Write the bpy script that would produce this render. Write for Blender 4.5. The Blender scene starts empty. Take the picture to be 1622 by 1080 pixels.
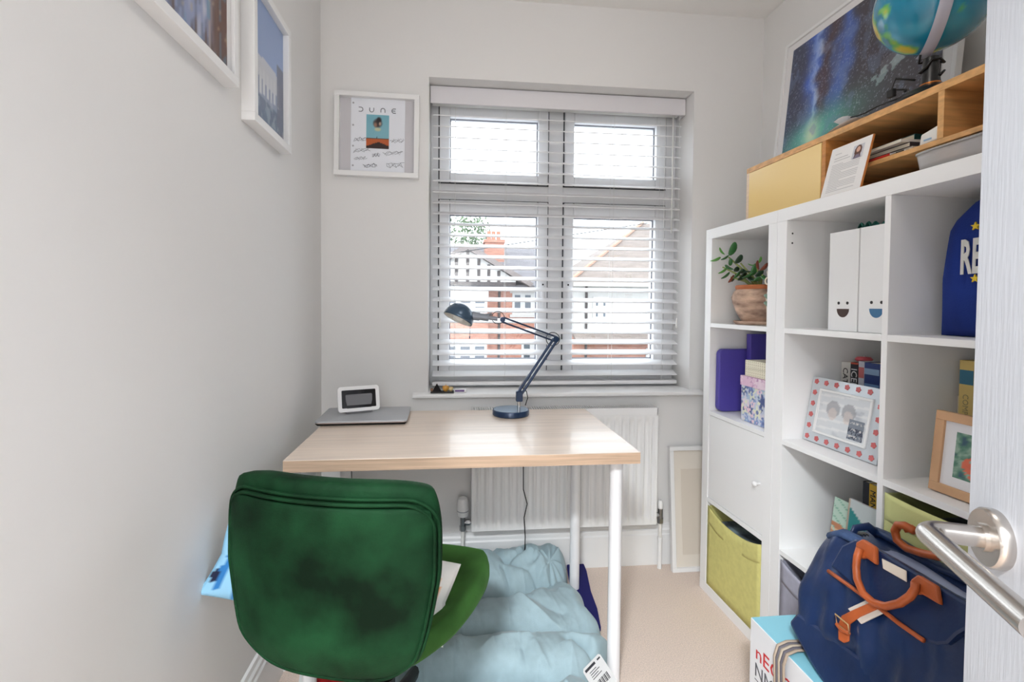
import bpy, bmesh, math, random
import numpy as np
from mathutils import Vector, Matrix
random.seed(7)
scene = bpy.context.scene
COL = scene.collection

# ------------------------------------------------------------------ camera (fitted to the photograph, 1622 x 1080)
CF, CYAW, CPITCH, CROLL, CCX, CCY, CZ = 766.02, .1018, .0280, .0077, 793.83, 505.55, 1.1573
def _basis():
    cy, sy, cp, sp = math.cos(CYAW), math.sin(CYAW), math.cos(CPITCH), math.sin(CPITCH)
    f = Vector((sy*cp, cy*cp, -sp)); r = Vector((cy, -sy, 0)); u = r.cross(f)
    c, s = math.cos(CROLL), math.sin(CROLL)
    return c*r+s*u, -s*r+c*u, f
CR, CU, CFW = _basis()
CPOS = Vector((0, 0, CZ))
cam_data = bpy.data.cameras.new('camera'); cam = bpy.data.objects.new('camera', cam_data); COL.objects.link(cam)
cam_data.sensor_fit = 'HORIZONTAL'; cam_data.sensor_width = 36; cam_data.lens = CF/1622*36
cam_data.shift_x = (811-CCX)/1622; cam_data.shift_y = (CCY-540)/1622
cam_data.clip_start = .02; cam_data.clip_end = 300
m3 = Matrix((CR, CU, -CFW)).transposed()
cam.matrix_world = Matrix.Translation(CPOS) @ m3.to_4x4()
scene.camera = cam

# ------------------------------------------------------------------ world, sun, lamps, exposure
world = bpy.data.worlds.new('world'); scene.world = world; world.use_nodes = True
bg = world.node_tree.nodes['Background']
bg.inputs[0].default_value = (.86, .94, 1.0, 1); bg.inputs[1].default_value = 4.5
def add_light(name, kind, energy, color, loc, aim=None, size=None, shape='DISK', angle=None):
    l = bpy.data.lights.new(name, kind); l.energy = energy; l.color = color
    o = bpy.data.objects.new(name, l); COL.objects.link(o); o.location = loc
    if size: l.shape = shape; l.size = size
    if angle is not None: l.angle = angle
    if aim: o.rotation_euler = (Vector(aim)-Vector(loc)).to_track_quat('-Z', 'Y').to_euler()
    return o
sun = add_light('sun', 'SUN', 1.0, (1, .95, .88), (0, -10, 20), aim=(-6, 12, 0), angle=.01)
hall_fill = add_light('hall_fill_lamp', 'AREA', 118, (.92, .965, 1), (-.5, -.95, 2.36), aim=(-.5, -.95, 0), size=.42)  # added lamp, unseen, brightens the room through the doorway
vs = scene.view_settings
vs.view_transform = 'Standard'; vs.look = 'None'; vs.gamma = 1; vs.use_curve_mapping = False
vs.exposure = .17

# ------------------------------------------------------------------ pixel helpers: a pixel is a direction, the plane gives the distance
def ray(u, v): return CFW + CR*((u-CCX)/CF) - CU*((v-CCY)/CF)
def onY(u, v, Y): d = ray(u, v); return CPOS + d*(Y/d.y)
def onX(u, v, X): d = ray(u, v); return CPOS + d*(X/d.x)
def onZ(u, v, Z): d = ray(u, v); return CPOS + d*((Z-CZ)/d.z)
def onP(u, v, P, n): d = ray(u, v); return CPOS + d*((Vector(P)-CPOS).dot(n)/d.dot(n))
KX, KY, KRZ = 1.0283, 1.8812, .0221
KN = Vector((math.cos(KRZ), math.sin(KRZ), 0)); KA = Vector((math.sin(KRZ), -math.cos(KRZ), 0)); KO = Vector((KX, KY, 0))
def KW(s, dep, h): return KO + KA*s + KN*dep + Vector((0, 0, h))      # along the shelf front, into the shelf, up
def onK(u, v, dep): P = onP(u, v, KO+KN*dep, KN); return (P-KO).dot(KA), P.z

# ------------------------------------------------------------------ materials
def lin(c):
    c = [x/255 for x in c[:3]]
    return tuple(x/12.92 if x <= .04045 else ((x+.055)/1.055)**2.4 for x in c)
MATS = {}
def M(name, rgb=(200, 200, 200), rough=.5, metal=0, var=0, vscale=20, bump=0, bscale=200, stretch=None, sheen=0, trans=0, coat=0, emit=0, spec=None, rgb2=None):
    if name in MATS: return MATS[name]
    m = bpy.data.materials.new(name); m.use_nodes = True; nt = m.node_tree; b = nt.nodes['Principled BSDF']
    b.inputs['Base Color'].default_value = (*lin(rgb), 1); b.inputs['Roughness'].default_value = rough; b.inputs['Metallic'].default_value = metal
    if spec is not None: b.inputs['Specular IOR Level'].default_value = spec
    if sheen: b.inputs['Sheen Weight'].default_value = sheen; b.inputs['Sheen Roughness'].default_value = .35; b.inputs['Sheen Tint'].default_value = (*[min(1, x*3+.02) for x in lin(rgb)], 1)
    if trans: b.inputs['Transmission Weight'].default_value = trans
    if coat: b.inputs['Coat Weight'].default_value = coat
    if emit: b.inputs['Emission Color'].default_value = (*lin(rgb), 1); b.inputs['Emission Strength'].default_value = emit
    if var or bump or rgb2:
        tc = nt.nodes.new('ShaderNodeTexCoord'); mp = nt.nodes.new('ShaderNodeMapping'); nt.links.new(tc.outputs['Object'], mp.inputs[0])
        if stretch: mp.inputs['Scale'].default_value = stretch
        if var or rgb2:
            n = nt.nodes.new('ShaderNodeTexNoise'); n.inputs['Scale'].default_value = vscale; n.inputs['Detail'].default_value = 5; nt.links.new(mp.outputs[0], n.inputs['Vector'])
            r = nt.nodes.new('ShaderNodeValToRGB'); c = lin(rgb); c2 = lin(rgb2) if rgb2 else [max(0, x*(1-var)) for x in c]
            r.color_ramp.elements[0].position = .35; r.color_ramp.elements[1].position = .68
            r.color_ramp.elements[0].color = (*c2, 1); r.color_ramp.elements[1].color = (*(c if rgb2 else [min(1, x*(1+var*.6)) for x in c]), 1)
            nt.links.new(n.outputs[0], r.inputs[0]); nt.links.new(r.outputs[0], b.inputs['Base Color'])
        if bump:
            n = nt.nodes.new('ShaderNodeTexNoise'); n.inputs['Scale'].default_value = bscale; n.inputs['Detail'].default_value = 4; nt.links.new(mp.outputs[0], n.inputs['Vector'])
            bn = nt.nodes.new('ShaderNodeBump'); bn.inputs['Strength'].default_value = bump; bn.inputs['Distance'].default_value = .004
            nt.links.new(n.outputs[0], bn.inputs['Height']); nt.links.new(bn.outputs[0], b.inputs['Normal'])
    MATS[name] = m; return m
def print_mat(name='print', rough=.45, coat=0):
    if name in MATS: return MATS[name]
    m = bpy.data.materials.new(name); m.use_nodes = True; nt = m.node_tree; b = nt.nodes['Principled BSDF']
    a = nt.nodes.new('ShaderNodeVertexColor'); a.layer_name = 'Col'; nt.links.new(a.outputs[0], b.inputs['Base Color'])
    b.inputs['Roughness'].default_value = rough; b.inputs['Coat Weight'].default_value = coat
    MATS[name] = m; return m
def glass_mat(name='pane_glass', tint=(1, 1, 1), gloss=.06, rough=.02):
    if name in MATS: return MATS[name]
    m = bpy.data.materials.new(name); m.use_nodes = True; nt = m.node_tree; nt.nodes.clear()
    o = nt.nodes.new('ShaderNodeOutputMaterial'); mx = nt.nodes.new('ShaderNodeMixShader'); t = nt.nodes.new('ShaderNodeBsdfTransparent'); g = nt.nodes.new('ShaderNodeBsdfGlossy')
    t.inputs[0].default_value = (*tint, 1); g.inputs['Roughness'].default_value = rough; mx.inputs[0].default_value = gloss
    nt.links.new(t.outputs[0], mx.inputs[1]); nt.links.new(g.outputs[0], mx.inputs[2]); nt.links.new(mx.outputs[0], o.inputs[0])
    MATS[name] = m; return m

# ------------------------------------------------------------------ mesh helpers
class MB:
    def __init__(s): s.v = []; s.f = []
    def add(s, vs, fs):
        o = len(s.v); s.v += [tuple(x) for x in vs]; s.f += [tuple(i+o for i in f) for f in fs]; return s
    def box(s, x0, x1, y0, y1, z0, z1, T=None):
        vs = [Vector(c) for c in ((x0,y0,z0),(x1,y0,z0),(x1,y1,z0),(x0,y1,z0),(x0,y0,z1),(x1,y0,z1),(x1,y1,z1),(x0,y1,z1))]
        if T: vs = [T @ v for v in vs]
        return s.add(vs, [(0,3,2,1),(4,5,6,7),(0,1,5,4),(1,2,6,5),(2,3,7,6),(3,0,4,7)])
    def cyl(s, p0, p1, r0, r1=None, n=20, caps=True):
        p0, p1 = Vector(p0), Vector(p1); r1 = r0 if r1 is None else r1
        q = (p1-p0).to_track_quat('Z', 'Y'); vs = []
        for p, r in ((p0, r0), (p1, r1)):
            for i in range(n):
                a = 2*math.pi*i/n; vs.append(p + q @ Vector((r*math.cos(a), r*math.sin(a), 0)))
        fs = [(i, (i+1)%n, n+(i+1)%n, n+i) for i in range(n)]
        if caps: fs += [tuple(range(n-1, -1, -1)), tuple(range(n, 2*n))]
        return s.add(vs, fs)
    def tube(s, pts, r, n=8, closed=False, flat=1.0, up=None):
        pts = [Vector(p) for p in pts]; k = len(pts); vs = []; prev = None
        rr = r if hasattr(r, '__len__') else [r]*k
        for i, p in enumerate(pts):
            a = pts[(i-1) % k] if (closed or i > 0) else p; b = pts[(i+1) % k] if (closed or i < k-1) else p
            t = (b-a).normalized()
            if prev is None: nrm = (Vector(up) if up else (Vector((0,0,1)) if abs(t.z) < .9 else Vector((1,0,0))))
            else: nrm = prev
            nrm = (nrm - t*nrm.dot(t)).normalized(); prev = nrm; bn = t.cross(nrm)
            for j in range(n):
                a = 2*math.pi*j/n; vs.append(p + nrm*(rr[i]*flat*math.cos(a)) + bn*(rr[i]*math.sin(a)))
        fs = []
        for i in range(k if closed else k-1):
            for j in range(n):
                i2 = (i+1) % k; fs.append((i*n+j, i*n+(j+1)%n, i2*n+(j+1)%n, i2*n+j))
        if not closed: fs += [tuple(range(n-1, -1, -1)), tuple((k-1)*n+j for j in range(n))]
        return s.add(vs, fs)
    def lathe(s, prof, n=32, T=None, cap0=False, cap1=False):
        vs = []
        for r, z in prof:
            for j in range(n):
                a = 2*math.pi*j/n; v = Vector((r*math.cos(a), r*math.sin(a), z)); vs.append(T @ v if T else v)
        fs = [(i*n+j, i*n+(j+1)%n, (i+1)*n+(j+1)%n, (i+1)*n+j) for i in range(len(prof)-1) for j in range(n)]
        if cap0: fs.append(tuple(range(n-1, -1, -1)))
        if cap1: fs.append(tuple((len(prof)-1)*n+j for j in range(n)))
        return s.add(vs, fs)
    def prism(s, outline, d0, d1, fn):
        k = len(outline); vs = [fn(a, b, d0) for a, b in outline]+[fn(a, b, d1) for a, b in outline]
        return s.add(vs, [tuple(range(k-1, -1, -1)), tuple(range(k, 2*k))]+[(i, (i+1)%k, k+(i+1)%k, k+i) for i in range(k)])
    def grid(s, fn, nu, nv, wrap=False):
        vs = [fn(i/nu, j/nv) for j in range(nv+1) for i in range(nu+(0 if wrap else 1))]
        w = nu if wrap else nu+1
        return s.add(vs, [(j*w+i, j*w+(i+1)%w, (j+1)*w+(i+1)%w, (j+1)*w+i) for j in range(nv) for i in range(nu)])
    def build(s, name, mat, parent=None, smooth=False, bevel=0, loc=None, fix=True):
        me = bpy.data.meshes.new(name); me.from_pydata(s.v, [], s.f)
        if fix:
            bm = bmesh.new(); bm.from_mesh(me); bmesh.ops.recalc_face_normals(bm, faces=bm.faces); bm.to_mesh(me); bm.free()
        if smooth:
            me.polygons.foreach_set('use_smooth', [True]*len(me.polygons))
        o = bpy.data.objects.new(name, me); COL.objects.link(o); me.materials.append(mat)
        if smooth == 'auto': 
            me.set_sharp_from_angle(angle=.7)
        if bevel:
            b = o.modifiers.new('bevel', 'BEVEL'); b.width = bevel; b.segments = 2; b.limit_method = 'ANGLE'; b.angle_limit = .6
        if parent: o.parent = parent
        if loc: o.location = loc
        return o
def box(*a, T=None): return MB().box(*a, T=T)
def thing(name, label, cat, loc=(0,0,0), rz=0, group=None, kind=None):
    o = bpy.data.objects.new(name, None); COL.objects.link(o); o.location = loc; o.rotation_euler = (0, 0, rz); o.empty_display_size = .05
    return tag(o, label, cat, group, kind)
def tag(o, label=None, cat=None, group=None, kind=None):
    if label: o['label'] = label
    if cat: o['category'] = cat
    if group: o['group'] = group
    if kind: o['kind'] = kind
    return o
def struct(o, label=None): o['kind'] = 'structure'; return tag(o, label)
def cpatch(name, fn, img, parent=None, mat=None):
    """surface fn(u,v) printed with img[v,u] (v up), sRGB 0..255"""
    nv, nu = img.shape[0]-1, img.shape[1]-1
    mb = MB().grid(fn, nu, nv); o = mb.build(name, mat or print_mat(), parent, fix=False)
    ca = o.data.color_attributes.new('Col', 'FLOAT_COLOR', 'POINT')
    c = np.clip(img.reshape(-1, 3)/255., 0, 1); c = np.where(c <= .04045, c/12.92, ((c+.055)/1.055)**2.4)
    ca.data.foreach_set('color', np.hstack([c, np.ones((len(c), 1))]).astype(np.float32).ravel())
    return o
def flat(O, U, V):
    O, U, V = Vector(O), Vector(U), Vector(V)
    return lambda u, v: O+U*u+V*v
def vnoise(u, v, freq, seed=0):
    rs = np.random.RandomState(seed); g = rs.rand(64, 64); x, y = u*freq, v*freq
    xi, yi = np.floor(x).astype(int), np.floor(y).astype(int); fx, fy = x-xi, y-yi
    fx = fx*fx*(3-2*fx); fy = fy*fy*(3-2*fy); a = lambda i, j: g[j % 64, i % 64]
    return (a(xi, yi)*(1-fx)+a(xi+1, yi)*fx)*(1-fy)+(a(xi, yi+1)*(1-fx)+a(xi+1, yi+1)*fx)*fy
def fbm(u, v, freq, seed=0, oct=4):
    t = 0; w = .5
    for k in range(oct): t = t+w*vnoise(u, v, freq*2**k, seed+k); w /= 2
    return t
def UV(nu, nv): return np.meshgrid(np.linspace(0, 1, nu+1), np.linspace(0, 1, nv+1))
def paint(img, mask, c): m = np.clip(mask, 0, 1)[..., None]; img[:] = img*(1-m)+np.array(c, float)*m
def base(u, c): return np.ones(u.shape+(3,))*np.array(c, float)
def text(name, body, size, O, U, V, mat, parent=None, thick=.0006, spacing=1.0, xs=1.0, bold=0):
    """lettering laid on the plane O + U*x + V*y"""
    cu = bpy.data.curves.new(name, 'FONT'); cu.body = body; cu.size = size; cu.extrude = thick/2; cu.offset = bold; cu.space_character = spacing; cu.resolution_u = 2
    tmp = bpy.data.objects.new(name+'_curve', cu); COL.objects.link(tmp); bpy.context.view_layer.update()
    me = bpy.data.meshes.new_from_object(tmp.evaluated_get(bpy.context.evaluated_depsgraph_get())); bpy.data.objects.remove(tmp)
    U, V, O = Vector(U).normalized(), Vector(V).normalized(), Vector(O); N = U.cross(V)
    for v in me.vertices: v.co = O+U*(v.co.x*xs)+V*v.co.y+N*v.co.z
    me.materials.clear(); me.materials.append(mat)
    o = bpy.data.objects.new(name, me); COL.objects.link(o)
    if parent: o.parent = parent
    return o
def rrect(w, h, r, n=5):
    """rounded rectangle outline centred on 0"""
    out = []
    for cx, cy, a0 in ((w/2-r, h/2-r, 0), (-w/2+r, h/2-r, 90), (-w/2+r, -h/2+r, 180), (w/2-r, -h/2+r, 270)):
        for i in range(n+1): a = math.radians(a0+90*i/n); out.append((cx+r*math.cos(a), cy+r*math.sin(a)))
    return out
def subsurf(o, lv=2):
    m = o.modifiers.new('sub', 'SUBSURF'); m.levels = lv; m.render_levels = lv; return o
def solid(o, t, offset=-1):
    m = o.modifiers.new('solid', 'SOLIDIFY'); m.thickness = t; m.offset = offset; return o
def picture_frame(name, label, cat, loc, rz, w, h, t, bar, mat, lean=0, parent=None, recess=.012, backmat=None, group=None):
    """frame standing in local x (width) / z (height), front towards -y; returns root and inner size; leaning back by lean rad"""
    r = thing(name, label, cat, loc, 0, group); r.rotation_euler = (Matrix.Rotation(rz, 3, 'Z') @ Matrix.Rotation(-lean, 3, 'X')).to_euler()
    for nm, b in (('frame_bar', (-w/2, w/2, 0, t, 0, bar)), ('frame_bar', (-w/2, w/2, 0, t, h-bar, h)), ('frame_bar', (-w/2, -w/2+bar, 0, t, bar, h-bar)), ('frame_bar', (w/2-bar, w/2, 0, t, bar, h-bar))):
        box(*b).build(nm, mat, r, bevel=.001)
    box(-w/2+bar*.6, w/2-bar*.6, recess+.001, t-.001, bar*.6, h-bar*.6).build('backing', backmat or mat, r)
    return r

# colours
CEIL = M('ceiling_paint', (250, 249, 247), .9)
WALL = M('wall_paint', (233, 232, 231), .85, bump=.05, bscale=90)
WHITE = M('white_gloss', (240, 240, 240), .35); WHITEM = M('white_matt', (238, 238, 238), .6)
FOIL = M('white_foil', (248, 248, 248), .42); UPVC = M('white_upvc', (242, 243, 245), .3)
BLACK = M('black_plastic', (14, 14, 16), .45); CHROME = M('chrome', (200, 200, 200), .2, 1)
OAK = M('oak_veneer', (222, 170, 110), .5, var=.22, vscale=6, stretch=(6, 1, 14))
PANE = glass_mat()

# ================================================================== the room
XL, YB, ZC, YF = -.54, 2.076, 2.452, -.27
CARPET = M('beige_carpet', (242, 221, 206), .95, var=.16, vscale=260, bump=.9, bscale=420, sheen=.2)
struct(box(XL-.1, 1.62, YF-.06, YB+.1, -.06, 0).build('floor', CARPET), 'beige short pile carpet')
struct(box(XL-.1, 1.62, YF-.1, YB+.28, ZC, ZC+.12).build('ceiling', CEIL), 'white ceiling')
struct(box(XL-.1, XL, YF-.1, YB+.28, -.06, ZC).build('wall_left', WALL), 'white painted wall')
wb = MB(); WX0, WX1, WZ0, WZ1 = -.1, 1.066, .785, 2.114
wb.box(XL-.1, WX0, YB, YB+.28, -.06, ZC).box(WX1, 1.62, YB, YB+.28, -.06, ZC).box(WX0, WX1, YB, YB+.28, -.06, WZ0).box(WX0, WX1, YB, YB+.28, WZ1, ZC)
struct(wb.build('wall_back', WALL), 'white painted wall around the window')
wr = box(.364, .47, -.5, 2.5, -.06, ZC).build('wall_right', WALL); wr.location = KO; wr.rotation_euler = (0, 0, KRZ); wr.data.transform(Matrix.Translation((0, -1.88, 0))); struct(wr, 'white painted wall behind the shelves')
DX0, DX1 = -.535, .225
wf = MB().box(XL-.1, DX0, YF-.1, YF, -.06, ZC).box(DX1, 1.62, YF-.1, YF, -.06, ZC).box(DX0, DX1, YF-.1, YF, 2.04, ZC)
struct(wf.build('wall_front', WALL), 'white wall with the doorway')
# landing behind the doorway
struct(box(-1.6, 1.62, -1.75, YF-.1, -.06, 0).build('floor_landing', CARPET))
struct(box(-1.6, 1.62, -1.75, YF-.1, ZC, ZC+.1).build('ceiling_landing', WALL))
struct(MB().box(-1.7, -1.6, -1.75, YF-.1, -.06, ZC).box(1.62, 1.72, -1.75, YF-.1, -.06, ZC).box(-1.7, 1.72, -1.85, -1.75, -.06, ZC).box(-1.7, XL-.1, YF-.1, YF, -.06, ZC).build('wall_landing', WALL))
def skirting(name, fn, L, label):
    prof = [(0, 0), (.018, 0), (.018, .135), (.014, .142), (.014, .155), (.009, .163), (.007, .176), (0, .18)]
    return struct(MB().prism(prof, 0, L, fn).build(name, WHITE, bevel=.001), label)
skirting('baseboard_back', lambda a, b, d: Vector((XL+d, YB-a, b)), 1.93, 'white moulded skirting board under the window')
skirting('baseboard_left', lambda a, b, d: Vector((XL+a, YF+d, b)), YB-YF, 'white moulded skirting board along the left wall')
t1 = MB().box(DX0, DX0+.02, YF-.1, YF, 0, 2.04).box(DX1-.02, DX1, YF-.1, YF, 0, 2.04).box(DX0, DX1, YF-.1, YF, 2.02, 2.04).box(DX1-.01, DX1+.06, YF, YF+.016, 0, 2.1).box(DX0, DX1+.06, YF, YF+.016, 2.03, 2.1)
struct(t1.build('trim_1', WHITE), 'white door lining')

# window
win = struct(thing('window_1', 'white four light casement window', None, (0, 0, 0)))
YG = 2.265; YFR = 2.245
SX = [(-.062, .445), (.517, 1.013)]; SZ = [(.844, 1.641), (1.716, 2.072)]
GX = [(-.012, .395), (.565, .961)]; GZ = [(.908, 1.574), (1.761, 2.011)]
fr = MB().box(WX0, SX[0][0], YFR, YFR+.07, WZ0, WZ1).box(SX[1][1], WX1, YFR, YFR+.07, WZ0, WZ1)
fr.box(SX[0][0], SX[1][1], YFR, YFR+.07, WZ0, SZ[0][0]).box(SX[0][0], SX[1][1], YFR, YFR+.07, SZ[1][1], WZ1)
fr.build('outer_frame', UPVC, win, bevel=.003)
box(SX[0][1], SX[1][0], YFR-.001, YFR+.07, SZ[0][0], SZ[1][1]).build('mullion', UPVC, win, bevel=.003)
for k in range(2): box(SX[k][0], SX[k][1], YFR+.0005, YFR+.07, SZ[0][1], SZ[1][0]).build('transom', UPVC, win, bevel=.002)
GASK = M('dark_gasket', (70, 72, 78), .7)
def ring(a0, a1, b0, b1, c0, c1, d0, d1, y0, y1):
    return MB().box(a0, b0, y0, y1, c0, c1).box(b1, a1, y0, y1, c0, c1).box(b0, b1, y0, y1, c0, d0).box(b0, b1, y0, y1, d1, c1)
for i in range(2):
    for j in range(2):
        (x0, x1), (z0, z1), (g0, g1), (h0, h1) = SX[i], SZ[j], GX[i], GZ[j]
        s = ring(x0+.003, x1-.003, g0, g1, z0+.003, z1-.003, h0, h1, YFR-.016, YFR+.05).build('sash', UPVC, win, bevel=.004)
        ring(x0-.002, x1+.002, x0+.02, x1-.02, z0-.002, z1+.002, z0+.02, z1-.02, YFR-.003, YFR+.01).build('gasket', GASK, s)
        ring(g0-.001, g1+.001, g0+.005, g1-.005, h0-.001, h1+.001, h0+.005, h1-.005, YG-.012, YG-.006).build('glazing_seal', M('grey_seal', (140, 142, 150), .6), s)
        box(g0-.005, g1+.005, YG-.004, YG+.004, h0-.005, h1+.005).build('pane', PANE, s)
        if j == 0:
            hx = x1-.024 if i == 0 else x0+.024
            MB().box(hx-.009, hx+.009, YFR-.022, YFR-.016, 1.19, 1.26).box(hx-.006, hx+.006, YFR-.026, YFR-.022, 1.14, 1.25).build('window_handle', UPVC, s, bevel=.002)
            MB().cyl((hx-.0, YFR-.0215, 1.257), (hx, YFR-.023, 1.257), .004, n=10).build('handle_lock', BLACK, s)
sl = MB().prism([(0, 0), (.03, 0), (.038, .004), (.04, .011), (.038, .018), (.03, .022), (-.17, .022), (-.17, 0)], -.162, 1.113, lambda a, b, d: Vector((d, YB-a, .764+b)))
sl.build('window_sill', WHITE, win, smooth='auto')

# venetian blind
VX0, VX1 = -.09, 1.06
SLATM = M('white_slat', (246, 246, 248), .35)
bl = thing('venetian_blind', 'white wooden venetian blind with tilted slats hanging in the window', 'blind', (0, 0, 0))
box(VX0-.008, VX1+.002, 2.146, 2.158, 2.036, 2.111).build('valance', M('white_valance', (228, 226, 230), .4), bl, bevel=.003)
box(VX0, VX1-.008, 2.16, 2.218, 2.05, 2.1).build('headrail', M('white_headrail', (225, 225, 222), .5), bl, bevel=.002)
box(VX1-.006, VX1+.003, 2.15, 2.21, 2.036, 2.111).build('valance_return', MATS['white_valance'], bl, bevel=.002)
sm = None; NS = 25; YS = 2.192; TILT = math.radians(21.5)
for i in range(NS):
    z = .848+.0481*i
    if sm is None:
        n = 6; mb = MB(); pro = [(-.025, -.0012), (-.025, .0012), (-.023, .0018), (.023, .0018), (.025, .0012), (.025, -.0012), (.023, -.0018), (-.023, -.0018)]
        c, s = math.cos(TILT), math.sin(TILT)
        mb.prism(pro, VX0+.004, VX1-.006, lambda a, b, d: Vector((d, a*c-b*s, a*s+b*c)))
        o = mb.build('slat', SLATM, bl, smooth='auto'); sm = o.data
    else:
        o = bpy.data.objects.new('slat', sm); COL.objects.link(o); o.parent = bl
    o.location = (0, YS, z)
box(VX0+.004, VX1-.006, YS-.026, YS+.026, .797, .815).build('bottom_rail', SLATM, bl, bevel=.005)
CORD = M('white_cord', (232, 232, 230), .7)
for x in (.012, .24, .735, .975):
    for dy in (-.026, .026):
        MB().tube([(x, YS+dy, 2.03), (x, YS+dy, .81)], .0008, n=5).build('ladder_cord', CORD, bl)
for x in (-.055, 1.04): 
    MB().tube([(x, 2.158, 2.05), (x+.002, 2.158, 1.1)], .0009, n=5).build('pull_cord', CORD, bl)
    MB().lathe([(.002, .045), (.004, .04), (.0055, .012), (.0065, 0)], 12, Matrix.Translation((x+.002, 2.158, 1.06)), cap0=True, cap1=True).build('tassel', CORD, bl, smooth=True)
MB().cyl((1.01, 2.16, 2.05), (1.01, 2.16, 1.5), .003, n=8).build('tilt_wand', CORD, bl, smooth=True)

# ------------------------------------------------------------------ outside
GZ0 = -2.9
ROAD = M('street_tarmac', (150, 150, 152), .9, var=.1, vscale=2)
struct(box(-60, 70, 2.6, 90, GZ0-.2, GZ0).build('floor_street', ROAD), 'grey street outside')
BRICK = M('red_brick', (160, 114, 98), .85, var=.25, vscale=3, stretch=(1, 1, 5))
REND = M('white_render', (168, 166, 164), .8); ROOF = M('slate_roof', (100, 98, 102), .8, var=.2, vscale=3, stretch=(1, 1, 6))
ROOFB = M('brown_tile_roof', (114, 104, 98), .8, var=.2, vscale=3, stretch=(1, 1, 6)); TIMB = M('dark_timber', (58, 52, 52), .8)
DGLASS = M('dark_window_glass', (70, 78, 88), .1)
hl = thing('house', 'brick house with a half timbered gable, seen through the left window panes', 'house', (0, 0, 0))
box(-4.5, 3.85, 20, 26, GZ0, 2.08).build('brick_wall', BRICK, hl)
MB().prism([(19.5, 2.0), (23, 4.02), (26.5, 2.0), (26.5, 1.9), (19.5, 1.9)], -4.8, 3.95, lambda a, b, d: Vector((d, a, b))).build('roof', ROOF, hl)
GY = 19.3
MB().prism([(-1.35, 1.98), (2.55, 1.98), (2.55, 2.2), (.62, 3.36), (-1.35, 2.2)], GY, 20.5, lambda a, b, d: Vector((a, d, b))).build('gable_wall', REND, hl)
for sg in (-1, 1):
    MB().prism([(0, 3.62), (0, 3.36), (sg*2.5, 1.92), (sg*2.62, 2.06)], GY-.2, 22.6, lambda a, b, d: Vector((.62+a, d, b))).build('gable_roof', M('grey_bargeboard', (110, 102, 100), .8), hl)
for x in (-1.0, -.6, -.2, .18, .62, 1.06, 1.46, 1.86):
    top = 3.3-abs(x-.62)*.6
    box(x-.06, x+.06, GY-.03, GY, 2.1, top).build('timber_post', TIMB, hl)
box(-1.35, 2.55, GY-.04, GY, 1.98, 2.1).build('timber_beam', TIMB, hl)
box(-.9, 1.45, GY-.1, 20.2, 1.5, 1.78).build('bay_head', REND, hl)
box(-.9, 1.45, GY, 20.2, GZ0, 1.5).build('bay_wall', BRICK, hl)
def house_window(par, x0, x1, y, z0, z1, nx, nz):
    w = box(x0, x1, y-.05, y+.03, z0, z1).build('window', M('white_window_frame', (178, 178, 178), .6), par)
    bx, bz = (x1-x0)/nx, (z1-z0)/nz
    for i in range(nx):
        for j in range(nz): box(x0+bx*i+.1, x0+bx*(i+1)-.1, y-.06, y-.04, z0+bz*j+.07, z0+bz*(j+1)-.07).build('pane', DGLASS, w)
house_window(hl, -.9, 1.4, GY, .85, 1.5, 4, 2); house_window(hl, -.9, 1.4, GY, -1.15, -.4, 4, 2)
house_window(hl, 2.5, 3.8, 20, .8, 1.68, 3, 1); house_window(hl, 2.9, 3.8, 20, -1.15, -.25, 2, 2)
box(2.4, 3.84, 19.9, 20, .68, .8).build('window_ledge', REND, hl); box(2.4, 3.84, 19.94, 20, 1.68, 1.9).build('window_lintel', REND, hl)
MB().cyl((1.95, 19.92, 2), (1.95, 19.92, GZ0), .05, n=8).build('drainpipe', TIMB, hl)
MB().box(1.45, 2.3, 21.4, 22.2, 3, 3.95).box(1.4, 2.35, 21.35, 22.25, 3.95, 4.08).build('chimney', BRICK, hl)
for x in (1.65, 1.85, 2.08): MB().cyl((x, 21.8, 4.08), (x, 21.8, 4.5), .1, .085, n=10).build('chimney_pot', M('terracotta_pot', (196, 104, 84), .8), hl)
hr = thing('house', 'white rendered house with a brown hipped roof, seen through the right window panes', 'house', (0, 0, 0))
box(4.35, 12, 17, 24, .22, 2.0).build('rendered_wall', REND, hr)
box(4.35, 12, 17, 24, GZ0, .22).build('brick_wall', BRICK, hr)
rv = [(4.05, 16.6, 1.98), (12.4, 16.6, 1.98), (12.4, 24.4, 1.98), (4.05, 24.4, 1.98), (8.2, 20.3, 4.75), (12.4, 20.3, 4.75)]
MB().add(rv, [(0, 1, 5, 4), (1, 2, 5), (2, 3, 4, 5), (3, 0, 4), (3, 2, 1, 0)]).build('roof', ROOFB, hr)
MB().tube([(4.05, 16.6, 2.02), (8.2, 20.3, 4.8)], .07, n=6).build('hip_tiles', M('orange_ridge', (150, 120, 104), .8), hr)
box(4.2, 12.2, 16.5, 16.62, 1.86, 2.0).build('gutter', M('grey_gutter', (150, 146, 142), .6), hr)
MB().cyl((4.8, 16.95, 1.9), (4.8, 16.95, -1.6), .045, n=8).build('drainpipe', TIMB, hr)
house_window(hr, 5.05, 5.6, 17, .72, 1.5, 2, 2); house_window(hr, 7.2, 8.2, 17, .7, 1.55, 2, 1); house_window(hr, 7.05, 8.1, 17, -1.3, -.35, 2, 1)
MB().prism([(16.2, -.1), (17, .25), (17, .1)], 4.3, 9, lambda a, b, d: Vector((d, a, b))).build('porch_roof', ROOFB, hr)
tr = thing('tree', 'leafy green tree behind the half timbered house', 'tree', (1.0, 29, GZ0))
MB().cyl((0, 0, 0), (0, 0, 7.5), .3, .12, n=10).build('trunk', TIMB, tr)
lm = MB(); rs = random.Random(3)
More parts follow.
